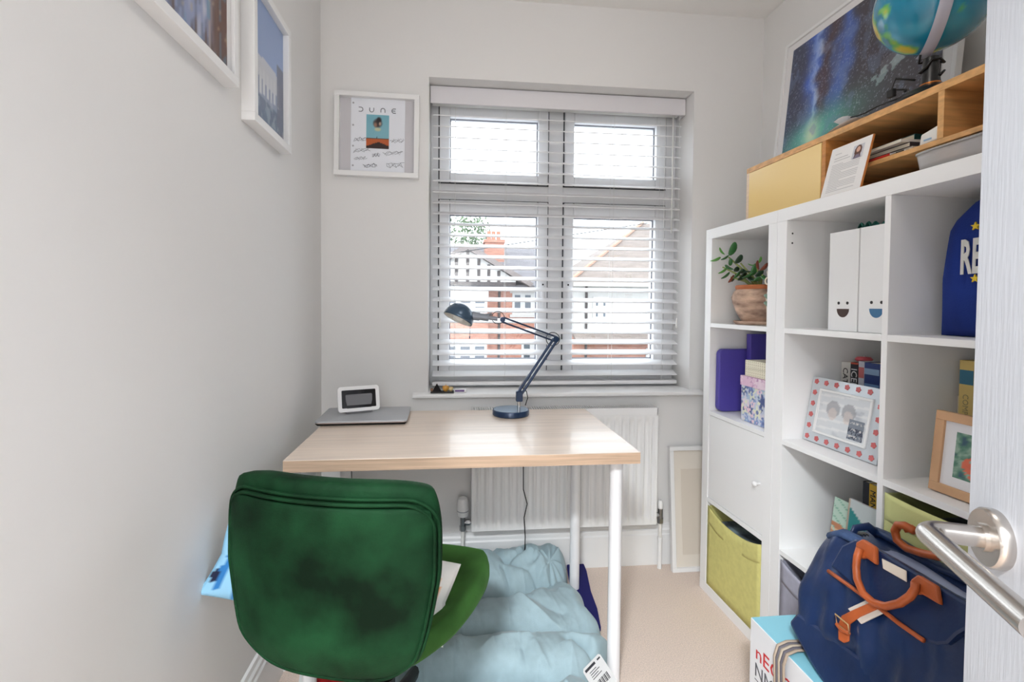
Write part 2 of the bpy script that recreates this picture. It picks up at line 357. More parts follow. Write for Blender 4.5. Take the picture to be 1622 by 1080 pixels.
for k in range(900):
    a, b = rs.uniform(0, 6.28), math.acos(rs.uniform(-1, 1)); q = rs.random()**.4
    c = Vector((1.5*q*math.sin(b)*math.cos(a)*(1-.3*rs.random()), 1.3*q*math.sin(b)*math.sin(a), 8.3+1.9*q*math.cos(b)))
    R = Matrix.Rotation(rs.uniform(0, 6.28), 3, (rs.uniform(-1, 1), rs.uniform(-1, 1), rs.uniform(-1, 1)+.01)); s = rs.uniform(.08, .17)
    lm.add([c+R @ Vector(p)*s for p in ((-1, 0, 0), (0, .5, .1), (1, 0, 0), (0, -.5, .1))], [(0, 1, 2, 3)])
lf = lm.build('crown', M('tree_leaf', (88, 110, 78), .7), tr, fix=False); lf['kind'] = 'stuff'
wa, wz = onY(905, 372, 12), onY(1034, 352, 12)
tag(MB().tube([wa+(wa-wz)*3, wa, wz, wz+(wz-wa)*2], .012, n=5).build('overhead_cable', BLACK), 'thin black overhead cable crossing the sky outside', 'cable')
tag(box(3.2, 6.6, 14.2, 15, GZ0, -.95).build('hedge', M('hedge_green', (150, 176, 110), .9, var=.4, vscale=6, bump=1, bscale=20), bevel=.15), 'clipped green hedge in front of the white rendered house', 'hedge')

# ================================================================== door with lever handle (opened into the room)
DPAINT = M('brushed_white_door_paint', (208, 211, 218), .45, bump=.12, bscale=30, stretch=(8, 8, .6))
DE = Vector((.511, .425, 0)); DA = Vector((math.sin(math.radians(25)), math.cos(math.radians(25)), 0)); DW = .762
door = struct(thing('door_1', 'white painted door standing open', None, DE-DA*DW, math.radians(65)))
box(0, DW, -.04, 0, .006, 1.98).build('door_leaf', DPAINT, door, bevel=.002)
STEEL = M('satin_steel', (196, 190, 184), .26, 1)
HXL, HZL = .716, .95
hd = MB().lathe([(.0005, .0), (.026, 0), (.0265, .002), (.0265, .008), (.0245, .0105), (.012, .0108)], 40, Matrix.Translation((HXL, 0, HZL)) @ Matrix.Rotation(-math.pi/2, 4, 'X')).build('rose', STEEL, door, smooth='auto')
pts = [(HXL, .009, HZL), (HXL, .03, HZL), (HXL, .041, HZL)]
for i in range(1, 9):
    a = math.pi/2*i/8; pts.append((HXL-.014*(1-math.cos(a)), .041+.014*math.sin(a), HZL))
pts += [(HXL-.05, .055, HZL), (HXL-.1, .055, HZL), (HXL-.15, .055, HZL)]
MB().tube(pts, .0095, n=20).build('lever_handle', STEEL, door, smooth='auto')
MB().cyl((HXL, .0105, HZL), (HXL, .014, HZL), .0125, n=24).build('collar', STEEL, door, smooth='auto')
for hz in (.25, 1.0, 1.75): MB().cyl((.002, .004, hz-.04), (.002, .004, hz+.04), .006, n=10).build('hinge', STEEL, door)

# ================================================================== radiator
RADM = M('radiator_enamel', (240, 240, 240), .32)
RX0, RX1, RZ0, RZ1, RY = .086, .886, .213, .727, 1.99
rad = thing('radiator', 'white ribbed panel radiator on the wall behind the desk', 'radiator', (RX0, 2.06, 0))
W = RX1-RX0
PIT = (W-.024)/23; NR = 8; XS_ = [0, .006]+[.012+PIT*(i//NR+(i % NR)/NR) for i in range(23*NR+1)]+[W-.006, W]
def rib(u, v):
    i = round(u*(len(XS_)-1)); x = XS_[i]; z = RZ0+.002+v*(RZ1-RZ0-.034); k = ((i-2) % NR)/NR; d = 0
    e = min(v, 1-v)*(RZ1-RZ0)
    if .012 < x < W-.012: d = .014*max(0, min(1, (abs(k-.5)-.12)/.13))*max(0, min(1, (e-.028)/.012))
    return Vector((x, RY-2.06+d, z))
MB().grid(rib, len(XS_)-1, 24).build('front_panel', RADM, rad, smooth=True)
MB().box(0, W, RY-2.06+.0145, RY-2.06+.022, RZ0, RZ1-.03).box(0, W, -.012, -.004, RZ0, RZ1-.03).build('water_panel', RADM, rad)
for x in (0, W-.004): MB().box(x-.001, x+.005, RY-2.06-.001, -.003, RZ0+.03, RZ1).build('side_panel', RADM, rad, bevel=.001)
g = MB().box(0, W, RY-2.06-.001, RY-2.06+.006, RZ1-.034, RZ1-.003).box(0, W, -.009, -.003, RZ1-.03, RZ1-.003)
g.build('top_rail', RADM, rad, bevel=.001)
g = MB()
for i in range(80): g.box(W*(i+.15)/80, W*(i+.62)/80, RY-2.06+.004, -.006, RZ1-.007, RZ1-.003)
g.build('grille', RADM, rad)
for x in (.2, .6): box(x, x+.03, -.006, .016, RZ0+.08, RZ1-.06).build('wall_bracket', RADM, rad)
def valve(u, trv):
    x = onY(u, 840, 2.02).x-RX0; y = -.03; z = .238
    b = MB().cyl((x, y, z-.03), (x, y, z+.03), .011, n=14).cyl((x, y, z), (x+(.04 if x < 0 else -.04), y, z), .009, n=12).cyl((x, y, z-.034), (x, y, z-.012), .014, n=6).cyl((x+(.012 if x < 0 else -.012), y, z), (x+(.03 if x < 0 else -.03), y, z), .013, n=6)
    v = b.build('valve', M('nickel', (150, 150, 152), .3, 1), rad, smooth='auto')
    if trv: 
        MB().lathe([(.012, 0), (.022, .006), (.024, .02), (.024, .062), (.020, .08), (.012, .086), (.001, .087)], 20, Matrix.Translation((x, y, z+.024))).build('thermostat_head', WHITE, v, smooth='auto')
        MB().lathe([(.0245, 0), (.0245, .004)], 20, Matrix.Translation((x, y, z+.05))).build('dial_ring', M('grey_ring', (170, 172, 180), .5), v)
    else: MB().lathe([(.010, 0), (.012, .01), (.012, .03), (.008, .04), (.001, .041)], 16, Matrix.Translation((x, y, z+.026))).build('valve_cap', WHITE, v, smooth='auto')
    MB().cyl((x, y, 0), (x, y, z-.03), .0075, n=12).build('pipe', M('white_pipe', (232, 230, 226), .5), rad, smooth='auto')
    if not trv: MB().cyl((x, y, 0), (x, y, .12), .0095, n=12).cyl((x, y, .12), (x, y, .14), .011, n=12).build('pipe_sleeve', WHITEM, rad, smooth='auto')
valve(733, True); valve(1047, False)

# ================================================================== desk
DKX, DKY = -.452, 1.345
DESKTOP = M('pale_oak_foil', (224, 206, 190), .34, var=.10, vscale=3.2, stretch=(1, 16, 16), coat=.15)
DESKEDGE = M('oak_edge', (205, 176, 150), .5, var=.2, vscale=5, stretch=(1, 10, 30))
desk = thing('desk', 'pale oak effect desk with round white legs below the window', 'desk', (DKX, DKY, 0))
tp = box(0, 1, 0, .6, .701, .735).build('tabletop', DESKTOP, desk, bevel=.0015)
box(.001, .999, -.0007, .0005, .7025, .7335).build('edge_band', DESKEDGE, tp)
LEGM = M('white_steel_leg', (238, 238, 240), .35)
for x, y in ((.05, .065), (.95, .065), (.05, .54), (.95, .54)):
    l = MB().lathe([(.0195, .012), (.0195, .66), (.021, .668), (.021, .694)], 24, Matrix.Translation((x, y, 0)), cap0=True, cap1=True).build('leg', LEGM, desk, smooth='auto')
    MB().lathe([(.017, 0), (.019, .004), (.019, .013)], 20, Matrix.Translation((x, y, 0)), cap0=True).build('foot', LEGM, l, smooth='auto')
    box(x-.04, x+.04, y-.04, y+.04, .6945, .7008).build('leg_plate', LEGM, l, bevel=.002)

# laptop and smart display
lp = thing('laptop', 'closed silver laptop lying on the left of the desk', 'laptop', (-.315, 1.83, .736), math.radians(1.5))
SILVER = M('silver_aluminium', (178, 180, 184), .4, .35)
MB().prism([(-.149, .0), (.149, .0), (.156, .009), (-.156, .009)], -.115, .115, lambda a, b, d: Vector((a, d*(1 if b > .005 else .94), b))).build('base', BLACK, lp, bevel=.001)
MB().prism(rrect(.314, .232, .012), .0105, .0165, lambda a, b, d: Vector((a, b, d))).build('lid', SILVER, lp, bevel=.001)
MB().prism(rrect(.312, .23, .012), .0088, .0107, lambda a, b, d: Vector((a, b, d))).build('deck', M('bronze_deck', (190, 168, 156), .4, .6), lp)
sd = thing('smart_display', 'small white smart display with a black screen standing on the laptop', 'smart display', (-.342, 1.842, .7527), math.radians(20))
T = Matrix.Rotation(math.radians(-16), 4, 'X')
MB().prism(rrect(.152, .094, .012), -.006, .006, lambda a, b, d: T @ Vector((a, d, b+.053))).build('bezel', WHITEM, sd, bevel=.0015)
MB().prism(rrect(.124, .066, .003), -.0072, -.005, lambda a, b, d: T @ Vector((a, d, b+.053))).build('screen', M('black_screen', (10, 10, 16), .06), sd)
MB().prism([(-.004, 0), (.062, 0), (.05, .022), (.02, .07), (.008, .07)], -.05, .05, lambda a, b, d: Vector((d, a, b))).build('speaker_base', M('grey_fabric', (120, 120, 124), .9), sd, bevel=.006)

# ================================================================== desk lamp
LY = 1.85
NAVY = M('navy_lacquer', (24, 50, 84), .28, .2, coat=.3); DKM = M('gunmetal', (52, 66, 92), .3, .6); SPR = M('spring_steel', (150, 158, 170), .3, .9)
la = thing('desk_lamp', 'dark blue adjustable desk lamp with a domed shade on the desk', 'lamp', (0, 0, 0))
bc = onY(809, 652, LY); bc.z = .7352
la.location = bc; q = lambda u, v, dy=0: onY(u, v, LY+dy)-bc
MB().lathe([(.001, .0), (.068, 0), (.0715, .004), (.0715, .019), (.069, .0225), (.001, .0228)], 48).build('base', NAVY, la, smooth='auto')
MB().lathe([(.001, .0231), (.066, .0231), (.067, .0222)], 48).build('base_cover', M('base_steel_blue', (120, 140, 160), .22, .7), la, smooth='auto')
j0, j1, j2 = q(822, 625), q(880, 537), q(796, 506)
pb = Vector((j0.x, 0, .0225))
MB().cyl(pb, (pb.x, 0, j0.z-.012), .006, n=12).build('post', CHROME, la, smooth='auto')
MB().box(j0.x-.012, j0.x+.014, -.012, .012, j0.z-.026, j0.z+.016).build('lower_bracket', NAVY, la, bevel=.004)
d1 = (j1-j0).normalized(); n1 = Vector((-d1.z, 0, d1.x))
for k in (-1, 1): MB().cyl(j0+n1*k*.0075, j1+n1*k*.0075, .0052, n=10).build('lower_arm', DKM, la, smooth='auto')
d2 = (j2-j1).normalized(); n2 = Vector((-d2.z, 0, d2.x))
for k in (-1, 1): MB().cyl(j1+n2*k*.009, j2+n2*k*.009, .0036, n=10).build('upper_arm', DKM, la, smooth='auto')
def spring(p0, p1, r, turns):
    p0, p1 = Vector(p0), Vector(p1); qd = (p1-p0).to_track_quat('Z', 'Y'); n = turns*8
    return [p0.lerp(p1, i/n)+qd @ Vector((r*math.cos(i*math.pi/4), r*math.sin(i*math.pi/4), 0)) for i in range(n+1)]
MB().tube(spring(j0+d1*.02+n1*.013, j0+d1*.09+n1*.011, .004, 16), .0011, n=5).build('spring', SPR, la)
MB().tube(spring(j1+d2*.02, j1+d2*.085, .004, 16), .0011, n=5).build('spring', SPR, la)
MB().cyl(j1+Vector((0, -.011, 0)), j1+Vector((0, .011, 0)), .012, n=16).build('elbow_joint', NAVY, la, smooth='auto')
MB().cyl(j2+Vector((0, -.009, 0)), j2+Vector((0, .009, 0)), .010, n=16).build('wrist_joint', DKM, la, smooth='auto')
def loop(c, r): return [c+Vector((r*math.cos(a*.35), .006*math.sin(a*.2), r*math.sin(a*.35))) for a in range(19)]
MB().tube(loop(q(876, 537), .026), .0016, n=6).build('cord_loop', BLACK, la)
MB().tube(loop(q(789, 503), .024), .0014, n=6).build('cord_loop', BLACK, la)
MB().tube([q(826, 612), q(834, 620), q(836, 630), q(832, 642)], .0018, n=6).build('cord', BLACK, la, smooth=True)
s0, s1 = q(788, 505), q(741, 499)
MB().cyl(s0, s0.lerp(s1, .35), .008, n=14).cyl(s0.lerp(s1, .3), s0.lerp(s1, .62), .0135, n=18).cyl(s0.lerp(s1, .6), s1, .016, .018, n=18).build('lamp_socket', M('socket_grey', (140, 146, 156), .35, .3), la, smooth='auto')
MB().cyl(q(779, 497), q(771, 499), .006, n=10).build('switch_knob', M('knob_grey', (120, 124, 132), .4), la, smooth='auto')
rc = q(725, 506); ax = Vector((-.42, -.2, -.88)).normalized()        # the opening looks down and left
TS = Matrix.Translation(rc) @ ax.to_track_quat('Z', 'Y').to_matrix().to_4x4()
R = .0585; pro = [(R*math.cos(a), -R*1.12*math.sin(a)) for a in [math.pi/2*i/12 for i in range(13)]]
sh = MB().lathe(pro, 40, TS).build('lamp_shade', M('shade_blue_grey', (62, 88, 112), .25, .3, coat=.4), la, smooth=True); solid(sh, .0015, 0)
MB().lathe([(r*.965, z*.965-.0005) for r, z in pro], 40, TS).build('shade_lining', M('shade_lining', (236, 234, 226), .5), la, smooth=True)
MB().lathe([(.0005, -.03), (.02, -.025), (.025, -.01), (.018, .0), (.0005, .004)], 20, TS).build('bulb', M('opal_bulb', (245, 245, 240), .3), la, smooth=True)
MB().cyl(q(745, 516), q(744, 533), .0008, n=5).cyl(q(744, 532), q(743.7, 536), .0022, n=8).build('pull_rod', DKM, la)

# ================================================================== chair
PHI = math.radians(16); CC = Vector((-.158, 1.215, 0))
ch = thing('desk_chair', 'green velvet swivel chair pushed under the desk', 'chair', CC, -PHI)
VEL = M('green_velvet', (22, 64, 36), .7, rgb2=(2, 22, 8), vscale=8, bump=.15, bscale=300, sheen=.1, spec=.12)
VELR = M('green_velvet_lit', (56, 100, 44), .75, var=.3, vscale=8, bump=.1, bscale=300, sheen=.3, spec=.2)  # lighter copy of the velvet, window light put into the seat colour
def sq(a, b, c, p=4): return a*(1-c*abs(b)**p), b*(1-c*abs(a)**p)
def back_pt(a, b, off=0):
    """a,b in -1..1; rear face of the backrest"""
    A, Bb = sq(a, b, .085 if b > 0 else .085+.08*(-b)**2, 5 if b > 0 else 4)
    t = (Bb+1)/2
    w = (.180+.046*min(1, t/.55)**.8+.004*t)
    y = -.305-.018*t+.070*abs(A)**2.4*(.45+.55*t)+.06*max(0, .22-t)**1.2*3+.03*max(0, t-.86)*2
    return Vector((A*w, y+off, .432+.40*t))
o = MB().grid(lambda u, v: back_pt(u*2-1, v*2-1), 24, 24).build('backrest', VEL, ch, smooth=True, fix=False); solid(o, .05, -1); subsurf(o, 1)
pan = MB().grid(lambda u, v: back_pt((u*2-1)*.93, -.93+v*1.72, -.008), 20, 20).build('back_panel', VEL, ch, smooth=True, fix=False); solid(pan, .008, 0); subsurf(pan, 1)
for k, (e, top) in enumerate(((.935, .82), (.965, .86))):
    pl = []; cb = (top-.94)/2; hb = (top+.94)/2
    for x_, y_ in rrect(2*e, 2*hb, .22, 7): pl.append((x_, y_+cb))
    q_ = []
    for (xa, ya), (xb, yb) in zip(pl, pl[1:]+pl[:1]):
        m_ = max(1, int(math.hypot(xb-xa, yb-ya)/.07)); q_ += [back_pt(xa+(xb-xa)*i/m_, ya+(yb-ya)*i/m_, -.010 if k == 0 else -.005) for i in range(m_)]
    pl = q_+q_[:1]
    MB().tube(pl[:-1], .0036, n=6, closed=True).build('piping', VEL, ch, smooth=True)
def seat_pt(a, b):
    A, Bb = sq(a, b, .14 if b > 0 else .2, 4); t = (Bb+1)/2
    w = .165+.085*math.sin(min(1, t/.6)*math.pi/2)-.03*max(0, t-.6)
    return Vector((A*w, -.25+.50*t, .392+.045*abs(A)**2.4*math.sin(math.pi*min(1, .15+t*.85))+.03*max(0, .25-t)*2+.015*t))
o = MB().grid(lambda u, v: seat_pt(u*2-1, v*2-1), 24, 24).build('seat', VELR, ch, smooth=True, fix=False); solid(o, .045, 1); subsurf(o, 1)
MB().cyl((0, -.02, .365), (0, -.02, .39), .09, n=24).build('seat_plate', BLACK, ch, smooth='auto')
MB().cyl((0, -.02, .1), (0, -.02, .24), .028, n=20).cyl((0, -.02, .24), (0, -.02, .366), .016, n=16).build('gas_lift', BLACK, ch, smooth='auto')
for k in range(5):
    a = math.radians(18+72*k); e = Vector((.25*math.cos(a), -.02+.25*math.sin(a), .075))
    l = MB().tube([(0, -.02, .12), (.12*math.cos(a), -.02+.12*math.sin(a), .105), e], [.026, .02, .015], n=10).build('base_arm', BLACK, ch, smooth=True)
    MB().cyl(e, e-Vector((0, 0, .03)), .007, n=8).cyl(e+Vector((-math.sin(a)*.02, math.cos(a)*.02, -.05)), e+Vector((math.sin(a)*.02, -math.cos(a)*.02, -.05)), .025, n=18).build('castor', BLACK, l, smooth='auto')

# cushion on the chair
def pillow(w, h, t, sgn):
    def f(u, v):
        a, b = u*2-1, v*2-1; k = max(0, (1-abs(a)**3.2))**.55*max(0, (1-abs(b)**3.2))**.55
        return Vector((a*w*(1-.06*(1-abs(b))), sgn*t*k+.004*math.sin(a*9+b*4), b*h*(1-.08*(1-abs(a)))))
    return f
u, v = UV(72, 40); im = base(u, (238, 240, 238))
paint(im, (u < .45)*1., (150, 200, 228)); paint(im, np.clip((.5-u)*12, 0, 1), (146, 198, 228))
for (cx, cy, rx, ry, c) in ((.1, .95, .06, .1, (200, 30, 48)), (.1, .95, .035, .06, (30, 16, 20)), (.06, .3, .02, .22, (44, 120, 186)), (.11, .5, .07, .03, (44, 120, 186)), (.03, .25, .02, .08, (24, 28, 60)), (.14, .15, .014, .14, (44, 120, 186)),
                        (.9, .55, .05, .3, (232, 150, 40)), (.89, .5, .025, .2, (40, 26, 24)), (.74, .7, .05, .12, (120, 180, 90)), (.74, .7, .03, .07, (236, 240, 236)), (.8, .3, .05, .15, (90, 170, 150)), (.6, .5, .08, .2, (226, 96, 80))):
    paint(im, (((u-cx)/rx)**2+((v-cy)/ry)**2 < 1)*1., c)
cu = thing('cushion', 'cushion printed with bright cartoon shapes lying on the chair seat', 'cushion', (-.262, 1.118, .533))
cu.rotation_euler = (math.radians(-24), math.radians(14), math.radians(-3))
cpatch('front_cover', pillow(.275, .085, .045, -1), im, cu, print_mat('print_cloth', .85)); cpatch('back_cover', pillow(.275, .085, .045, 1), im, cu, MATS['print_cloth'])

# ================================================================== duvet on the floor
DUV = M('teal_cotton', (166, 190, 198), .9, var=.06, vscale=30, bump=.25, bscale=500, sheen=.2)
def interp(x, pts): return np.interp(x, [p[0] for p in pts], [p[1] for p in pts])
def vline(px, z): 
    P = sorted([tuple(onZ(a, b, z)[:2]) for a, b in px]); return P
V1 = vline([(690, 942), (760, 941), (817, 935), (847, 924), (874, 917), (905, 905)], .09); V2 = vline([(700, 1001), (770, 999), (805, 994), (896, 992), (950, 996)], .085); V3 = vline([(650, 1084), (706, 1077), (748, 1067), (792, 1060), (850, 1072), (920, 1060)], .08)
NXD, NYD = 240, 250
uu, vv = np.meshgrid(np.linspace(0, 1, NXD+1), np.linspace(0, 1, NYD+1))
Yd = 1.2+vv*.845
xr = interp(Yd, [(1.2, .41), (1.38, .43), (1.43, .46), (1.5, .53), (1.56, .515), (1.7, .505), (1.8, .49), (1.85, .468), (1.92, .468), (1.97, .49), (2.05, .485)])+.008*np.sin(Yd*40)
xl = -.2+.02*np.sin(Yd*11)
Xd = xl+uu*(xr-xl)
y1, y2, y3 = interp(Xd, V1), interp(Xd, V2), interp(Xd, V3)
def lobe(Y, a, b, H, p=2.6): t = np.clip((Y-a)/(b-a), 0, 1); return H*(1-np.abs(2*t-1)**p)
Hh = np.where(Yd > y1, lobe(Yd, y1, 2.10, .095, 2.2), np.where(Yd > y2, lobe(Yd, y2, y1, .052), np.where(Yd > y3, lobe(Yd, y3, y2, .055), lobe(Yd, 1.1, y3, .05))))+.05
def ridged(n): return 1-np.abs(2*n-1)
wr1 = ridged(fbm(Xd*.9+.15*Yd+3, Yd*.5+3-.3*Xd, 9, 5, 3)/.875); wr2 = ridged(fbm(Xd*1.2+5, Yd*.6+5+.5*Xd, 14, 11, 3)/.875)
Hh = Hh+.007*(wr1**3-.4)+.005*(wr2**4-.3)+.003*fbm(Xd+7, Yd+7, 40, 3, 2)
zd = lambda x, y: onZ(600+x/4.055, 850+y/4.055, .10)
def fold(pts, amp, wd, skew=0):
    global Hh
    P = [zd(*p) for p in pts]; D = np.full(Xd.shape, 9.); S = np.zeros(Xd.shape)
    for a, b in zip(P, P[1:]):
        dx, dy = b.x-a.x, b.y-a.y; L2 = dx*dx+dy*dy; t = np.clip(((Xd-a.x)*dx+(Yd-a.y)*dy)/L2, 0, 1); d = np.hypot(Xd-a.x-t*dx, Yd-a.y-t*dy); sd = np.sign((Xd-a.x)*dy-(Yd-a.y)*dx)
        S = np.where(d < D, sd, S); D = np.minimum(D, d)
    Hh = Hh+amp*np.exp(-np.abs(D/wd)**1.3)*(1+skew*S)
for pts, amp, wd in (([(640, 80), (700, 105), (760, 150), (810, 185)], -.03, .016), ([(810, 195), (860, 175), (940, 155)], -.028, .014), ([(820, 195), (960, 232), (1050, 275)], -.022, .016), ([(990, 175), (1060, 235), (1110, 265)], .018, .016), ([(900, 140), (1000, 190), (1060, 215)], .014, .014), ([(805, 235), (840, 290), (835, 330)], -.02, .013), ([(1030, 150), (990, 190)], -.018, .012),
    ([(900, 400), (1000, 470), (1100, 520), (1210, 560)], .026, .024), ([(960, 380), (1080, 440), (1180, 470)], -.012, .02), ([(1205, 575), (1420, 582)], -.045, .014), ([(720, 420), (830, 500), (860, 570)], .010, .025), ([(1225, 650), (1330, 690), (1385, 725)], -.04, .014), ([(1240, 620), (1340, 655), (1410, 700)], .012, .02),
    ([(640, 760), (740, 685), (840, 655), (960, 640)], .014, .02), ([(1000, 690), (1050, 770)], .013, .014), ([(930, 720), (960, 790)], -.012, .014), ([(560, 850), (660, 870), (760, 845), (910, 842), (1040, 850)], -.04, .014), ([(770, 850), (810, 890), (880, 915)], -.03, .014), ([(420, 925), (520, 900), (620, 878)], -.03, .014), ([(1200, 920), (1235, 830), (1240, 700)], .018, .02), ([(470, 740), (530, 690), (520, 640)], .008, .025), ([(1130, 120), (1190, 200), (1300, 285), (1390, 420), (1425, 560)], .012, .010), ([(620, 170), (650, 210), (640, 330)], -.010, .016)):
    fold(pts, amp, wd)
# gathered pleats near the far right corner
gx, gy = Xd-.40, Yd-1.90; ang = np.arctan2(gy, gx); rad_ = np.sqrt(gx**2+gy**2)
Hh += .012*np.sin(ang*9+1)*np.exp(-(rad_/.16)**2)*np.clip(rad_/.05, 0, 1)
e = np.minimum(uu*(xr-xl), (1-uu)*(xr-xl)); e2 = np.minimum(Yd-1.2, 2.045-Yd+.035)
ed = np.sqrt(np.clip(1-(1-np.clip(e/.06, 0, 1))**2, 0, 1))*np.sqrt(np.clip(1-(1-np.clip(e2/.05, 0, 1))**2, 0, 1))
Zd = np.maximum(.004, Hh*ed)
mb = MB(); w = NXD+1; mb.add(np.stack([Xd, Yd, Zd], -1).reshape(-1, 3).tolist(), [(j*w+i, j*w+i+1, (j+1)*w+i+1, (j+1)*w+i) for j in range(NYD) for i in range(NXD)])
dv = mb.build('duvet', DUV, smooth=True, fix=False); tag(dv, 'crumpled teal duvet heaped on the floor under the desk', 'duvet')
def duv_z(x, y):
    i = np.argmin((Xd-x)**2+(Yd-y)**2); return float(Zd.ravel()[i])
nv = [onZ(a, b, .012) for a, b in ((896, 886), (921, 886), (929, 905), (936, 938), (946, 965), (952, 996), (930, 1000), (905, 940))]
tag(MB().prism([(p.x, p.y) for p in nv], .001, .02, lambda a, b, d: Vector((a, b, d))).build('navy_cloth', M('navy_cloth', (18, 18, 96), .85, sheen=.3), bevel=.004), 'navy blue cloth poking out from under the teal duvet', 'cloth')
tgz = .098
tg = [onZ(a, b, tgz) for a, b in ((922, 1062), (949, 1034), (979, 1088), (950, 1110))]
U = tg[1]-tg[0]; V = tg[0]-tg[3]
tt = thing('paper_tag', 'white printed paper tag on the duvet beside the desk leg', 'tag', tg[3])
nn = Vector((0, 0, 1))
def tgf(a, b, d): return U*a+V*b+nn*d
MB().prism([(0, 0), (1, 0), (1, .93), (.93, 1), (.07, 1), (0, .93)], 0, .0008, tgf).build('card', WHITEM, tt)
mb = MB(); mb.prism([(.08, .84), (.62, .84), (.62, .92), (.08, .92)], .0008, .0012, tgf); mb.prism([(.75, .86), (.92, .86), (.92, .91), (.75, .91)], .0008, .0012, tgf)
for k in range(4): mb.prism([(.2, .74-.07*k), (.2+.12*(3+k % 2), .74-.07*k), (.2+.12*(3+k % 2), .76-.07*k), (.2, .76-.07*k)], .0008, .0012, tgf)
for k in range(12): mb.prism([(.3+.045*k, .2), (.3+.045*k+.012*(1+k % 3), .2), (.3+.045*k+.012*(1+k % 3), .42), (.3+.045*k, .42)], .0008, .0012, tgf)
mb.build('print', M('print_ink', (60, 60, 66), .7), tt)
# cords
pts = [onY(a, b, 1.965) for a, b in ((829, 700), (829, 745), (829, 775), (835, 798), (830, 820), (832, 850), (831, 878), (829, 900))]
tag(MB().tube(pts, .0022, n=6).build('power_cord', BLACK, smooth=True), 'black power cord hanging behind the desk in front of the radiator', 'cord')
pts = [onY(a, b, 1.98) for a, b in ((557, 730), (557, 760), (560, 820), (566, 900), (568, 940))]
tag(MB().tube(pts, .0018, n=6).build('power_cord', BLACK, smooth=True), 'black cord hanging below the left side of the desk', 'cord')
# bits on the floor under the chair
P0 = onZ(520, 1084, .03)
rb = thing('toy_box', 'small red and white box on the carpet under the chair', 'box', (P0.x-.02, P0.y+.04, 0), .2)
box(-.07, .09, -.04, .06, 0, .05).build('carton', M('red_card', (196, 20, 28), .5), rb, bevel=.002); box(-.0705, -.03, -.0405, .0605, .001, .0505).build('label_band', WHITEM, rb)
P1 = onZ(470, 1072, .004)
tag(MB().tube([P1+Vector((.05*math.cos(a*.4)-.02, .04*math.sin(a*.4), 0)) for a in range(14)], .0035, n=6).build('white_cable', WHITEM, smooth=True), 'looped white cable on the carpet by the left skirting board', 'cable')
# leaning frames beside the shelf
lfm = picture_frame('picture_frame', 'large white empty picture frame leaning on the wall beside the shelf', 'picture frame', (1.155, 1.985, .001), 0, .385, .54, .022, .018, WHITE, lean=math.radians(5.5), recess=.01, backmat=M('cream_board', (232, 224, 212), .8))
box(-.14, .14, .0105, .0125, .07, .44).build('mount_opening', M('cream_board2', (222, 212, 198), .8), lfm)

# ================================================================== pictures on the walls
def scribble(parent, O, U, V, w, h, seed, mat):
    rs = random.Random(seed); n = 26
    pts = [Vector(O)+Vector(U)*(w*(i/n)+.12*w*math.sin(i*1.9+seed))+Vector(V)*(h*.5*math.sin(i*1.25+seed*1.7)*(.4+.6*rs.random())) for i in range(n+1)]
    return MB().tube(pts, .0007, n=4).build('signature', mat, parent)
pf = picture_frame('picture_frame', 'white box frame with a signed film script page beside the window', 'picture frame', (-.3115, YB-.032, 1.685), 0, .341, .341, .032, .020, WHITE, recess=.02, backmat=M('grey_mount', (206, 204, 208), .8))
pf.rotation_euler = (0, math.radians(.6), 0)
INK = M('grey_ink', (120, 122, 130), .7); INKD = M('dark_ink', (60, 60, 78), .7)
pg = box(-.107, .112, .0185, .0205, .02, .323).build('script_page', M('paper_bluewhite', (236, 239, 246), .7), pf)
def stroke(pts, r=.0016): return MB().tube([Vector((x, .018, z)) for x, z in pts], r, n=5).build('lettering', INK, pg)
zt = .275; hs = .0085; arc = [math.radians(a) for a in range(-90, 91, 15)]
stroke([(-.076, zt+hs), (-.068, zt+hs)]+[(-.068+hs*math.cos(-a), zt+hs*math.sin(-a)) for a in arc]+[(-.068, zt-hs), (-.076, zt-hs)])
stroke([(-.032, zt+hs), (-.032, zt)]+[(-.024+hs*math.cos(a), zt+hs*math.sin(a)) for a in [math.radians(x) for x in range(180, 361, 15)]]+[(-.0155, zt+hs)])
stroke([(.013, zt-hs), (.013, zt)]+[(.0215+hs*math.cos(a), zt+hs*math.sin(a)) for a in [math.radians(x) for x in range(180, -1, -15)]]+[(.03, zt-hs)])
stroke([(.074, zt+hs), (.066, zt+hs)]+[(.066-hs*math.cos(a), zt-hs*math.sin(a)) for a in arc]+[(.066, zt-hs), (.074, zt-hs)]); stroke([(.058, zt), (.072, zt)])
u, v = UV(30, 44); im = base(u, (128, 182, 196)); paint(im, np.clip((v-.55)*.8, 0, 1), (104, 172, 190)); paint(im, (v < .29)*1., (190, 92, 40)); paint(im, ((v < .2-.25*np.abs(u-.55)))*1., (48, 24, 20)); paint(im, (np.abs(v-.29) < .012)*1., (96, 60, 40))
for (cx, cy, rx, ry, c) in ((.5, .75, .26, .17, (58, 44, 44)), (.56, .84, .14, .12, (30, 24, 28)), (.4, .7, .1, .1, (150, 110, 92)), (.6, .74, .07, .08, (190, 160, 140)), (.5, .57, .2, .07, (196, 196, 160)), (.46, .33, .02, .03, (40, 40, 44))):
    paint(im, np.clip(1.6-1.6*(((u-cx)/rx)**2+((v-cy)/ry)**2)-.6*fbm(u, v, 9, 4), 0, 1), c)
cpatch('printed_picture', flat((-.045, .018, .118), (.092, 0, 0), (0, 0, .138)), im, pg)
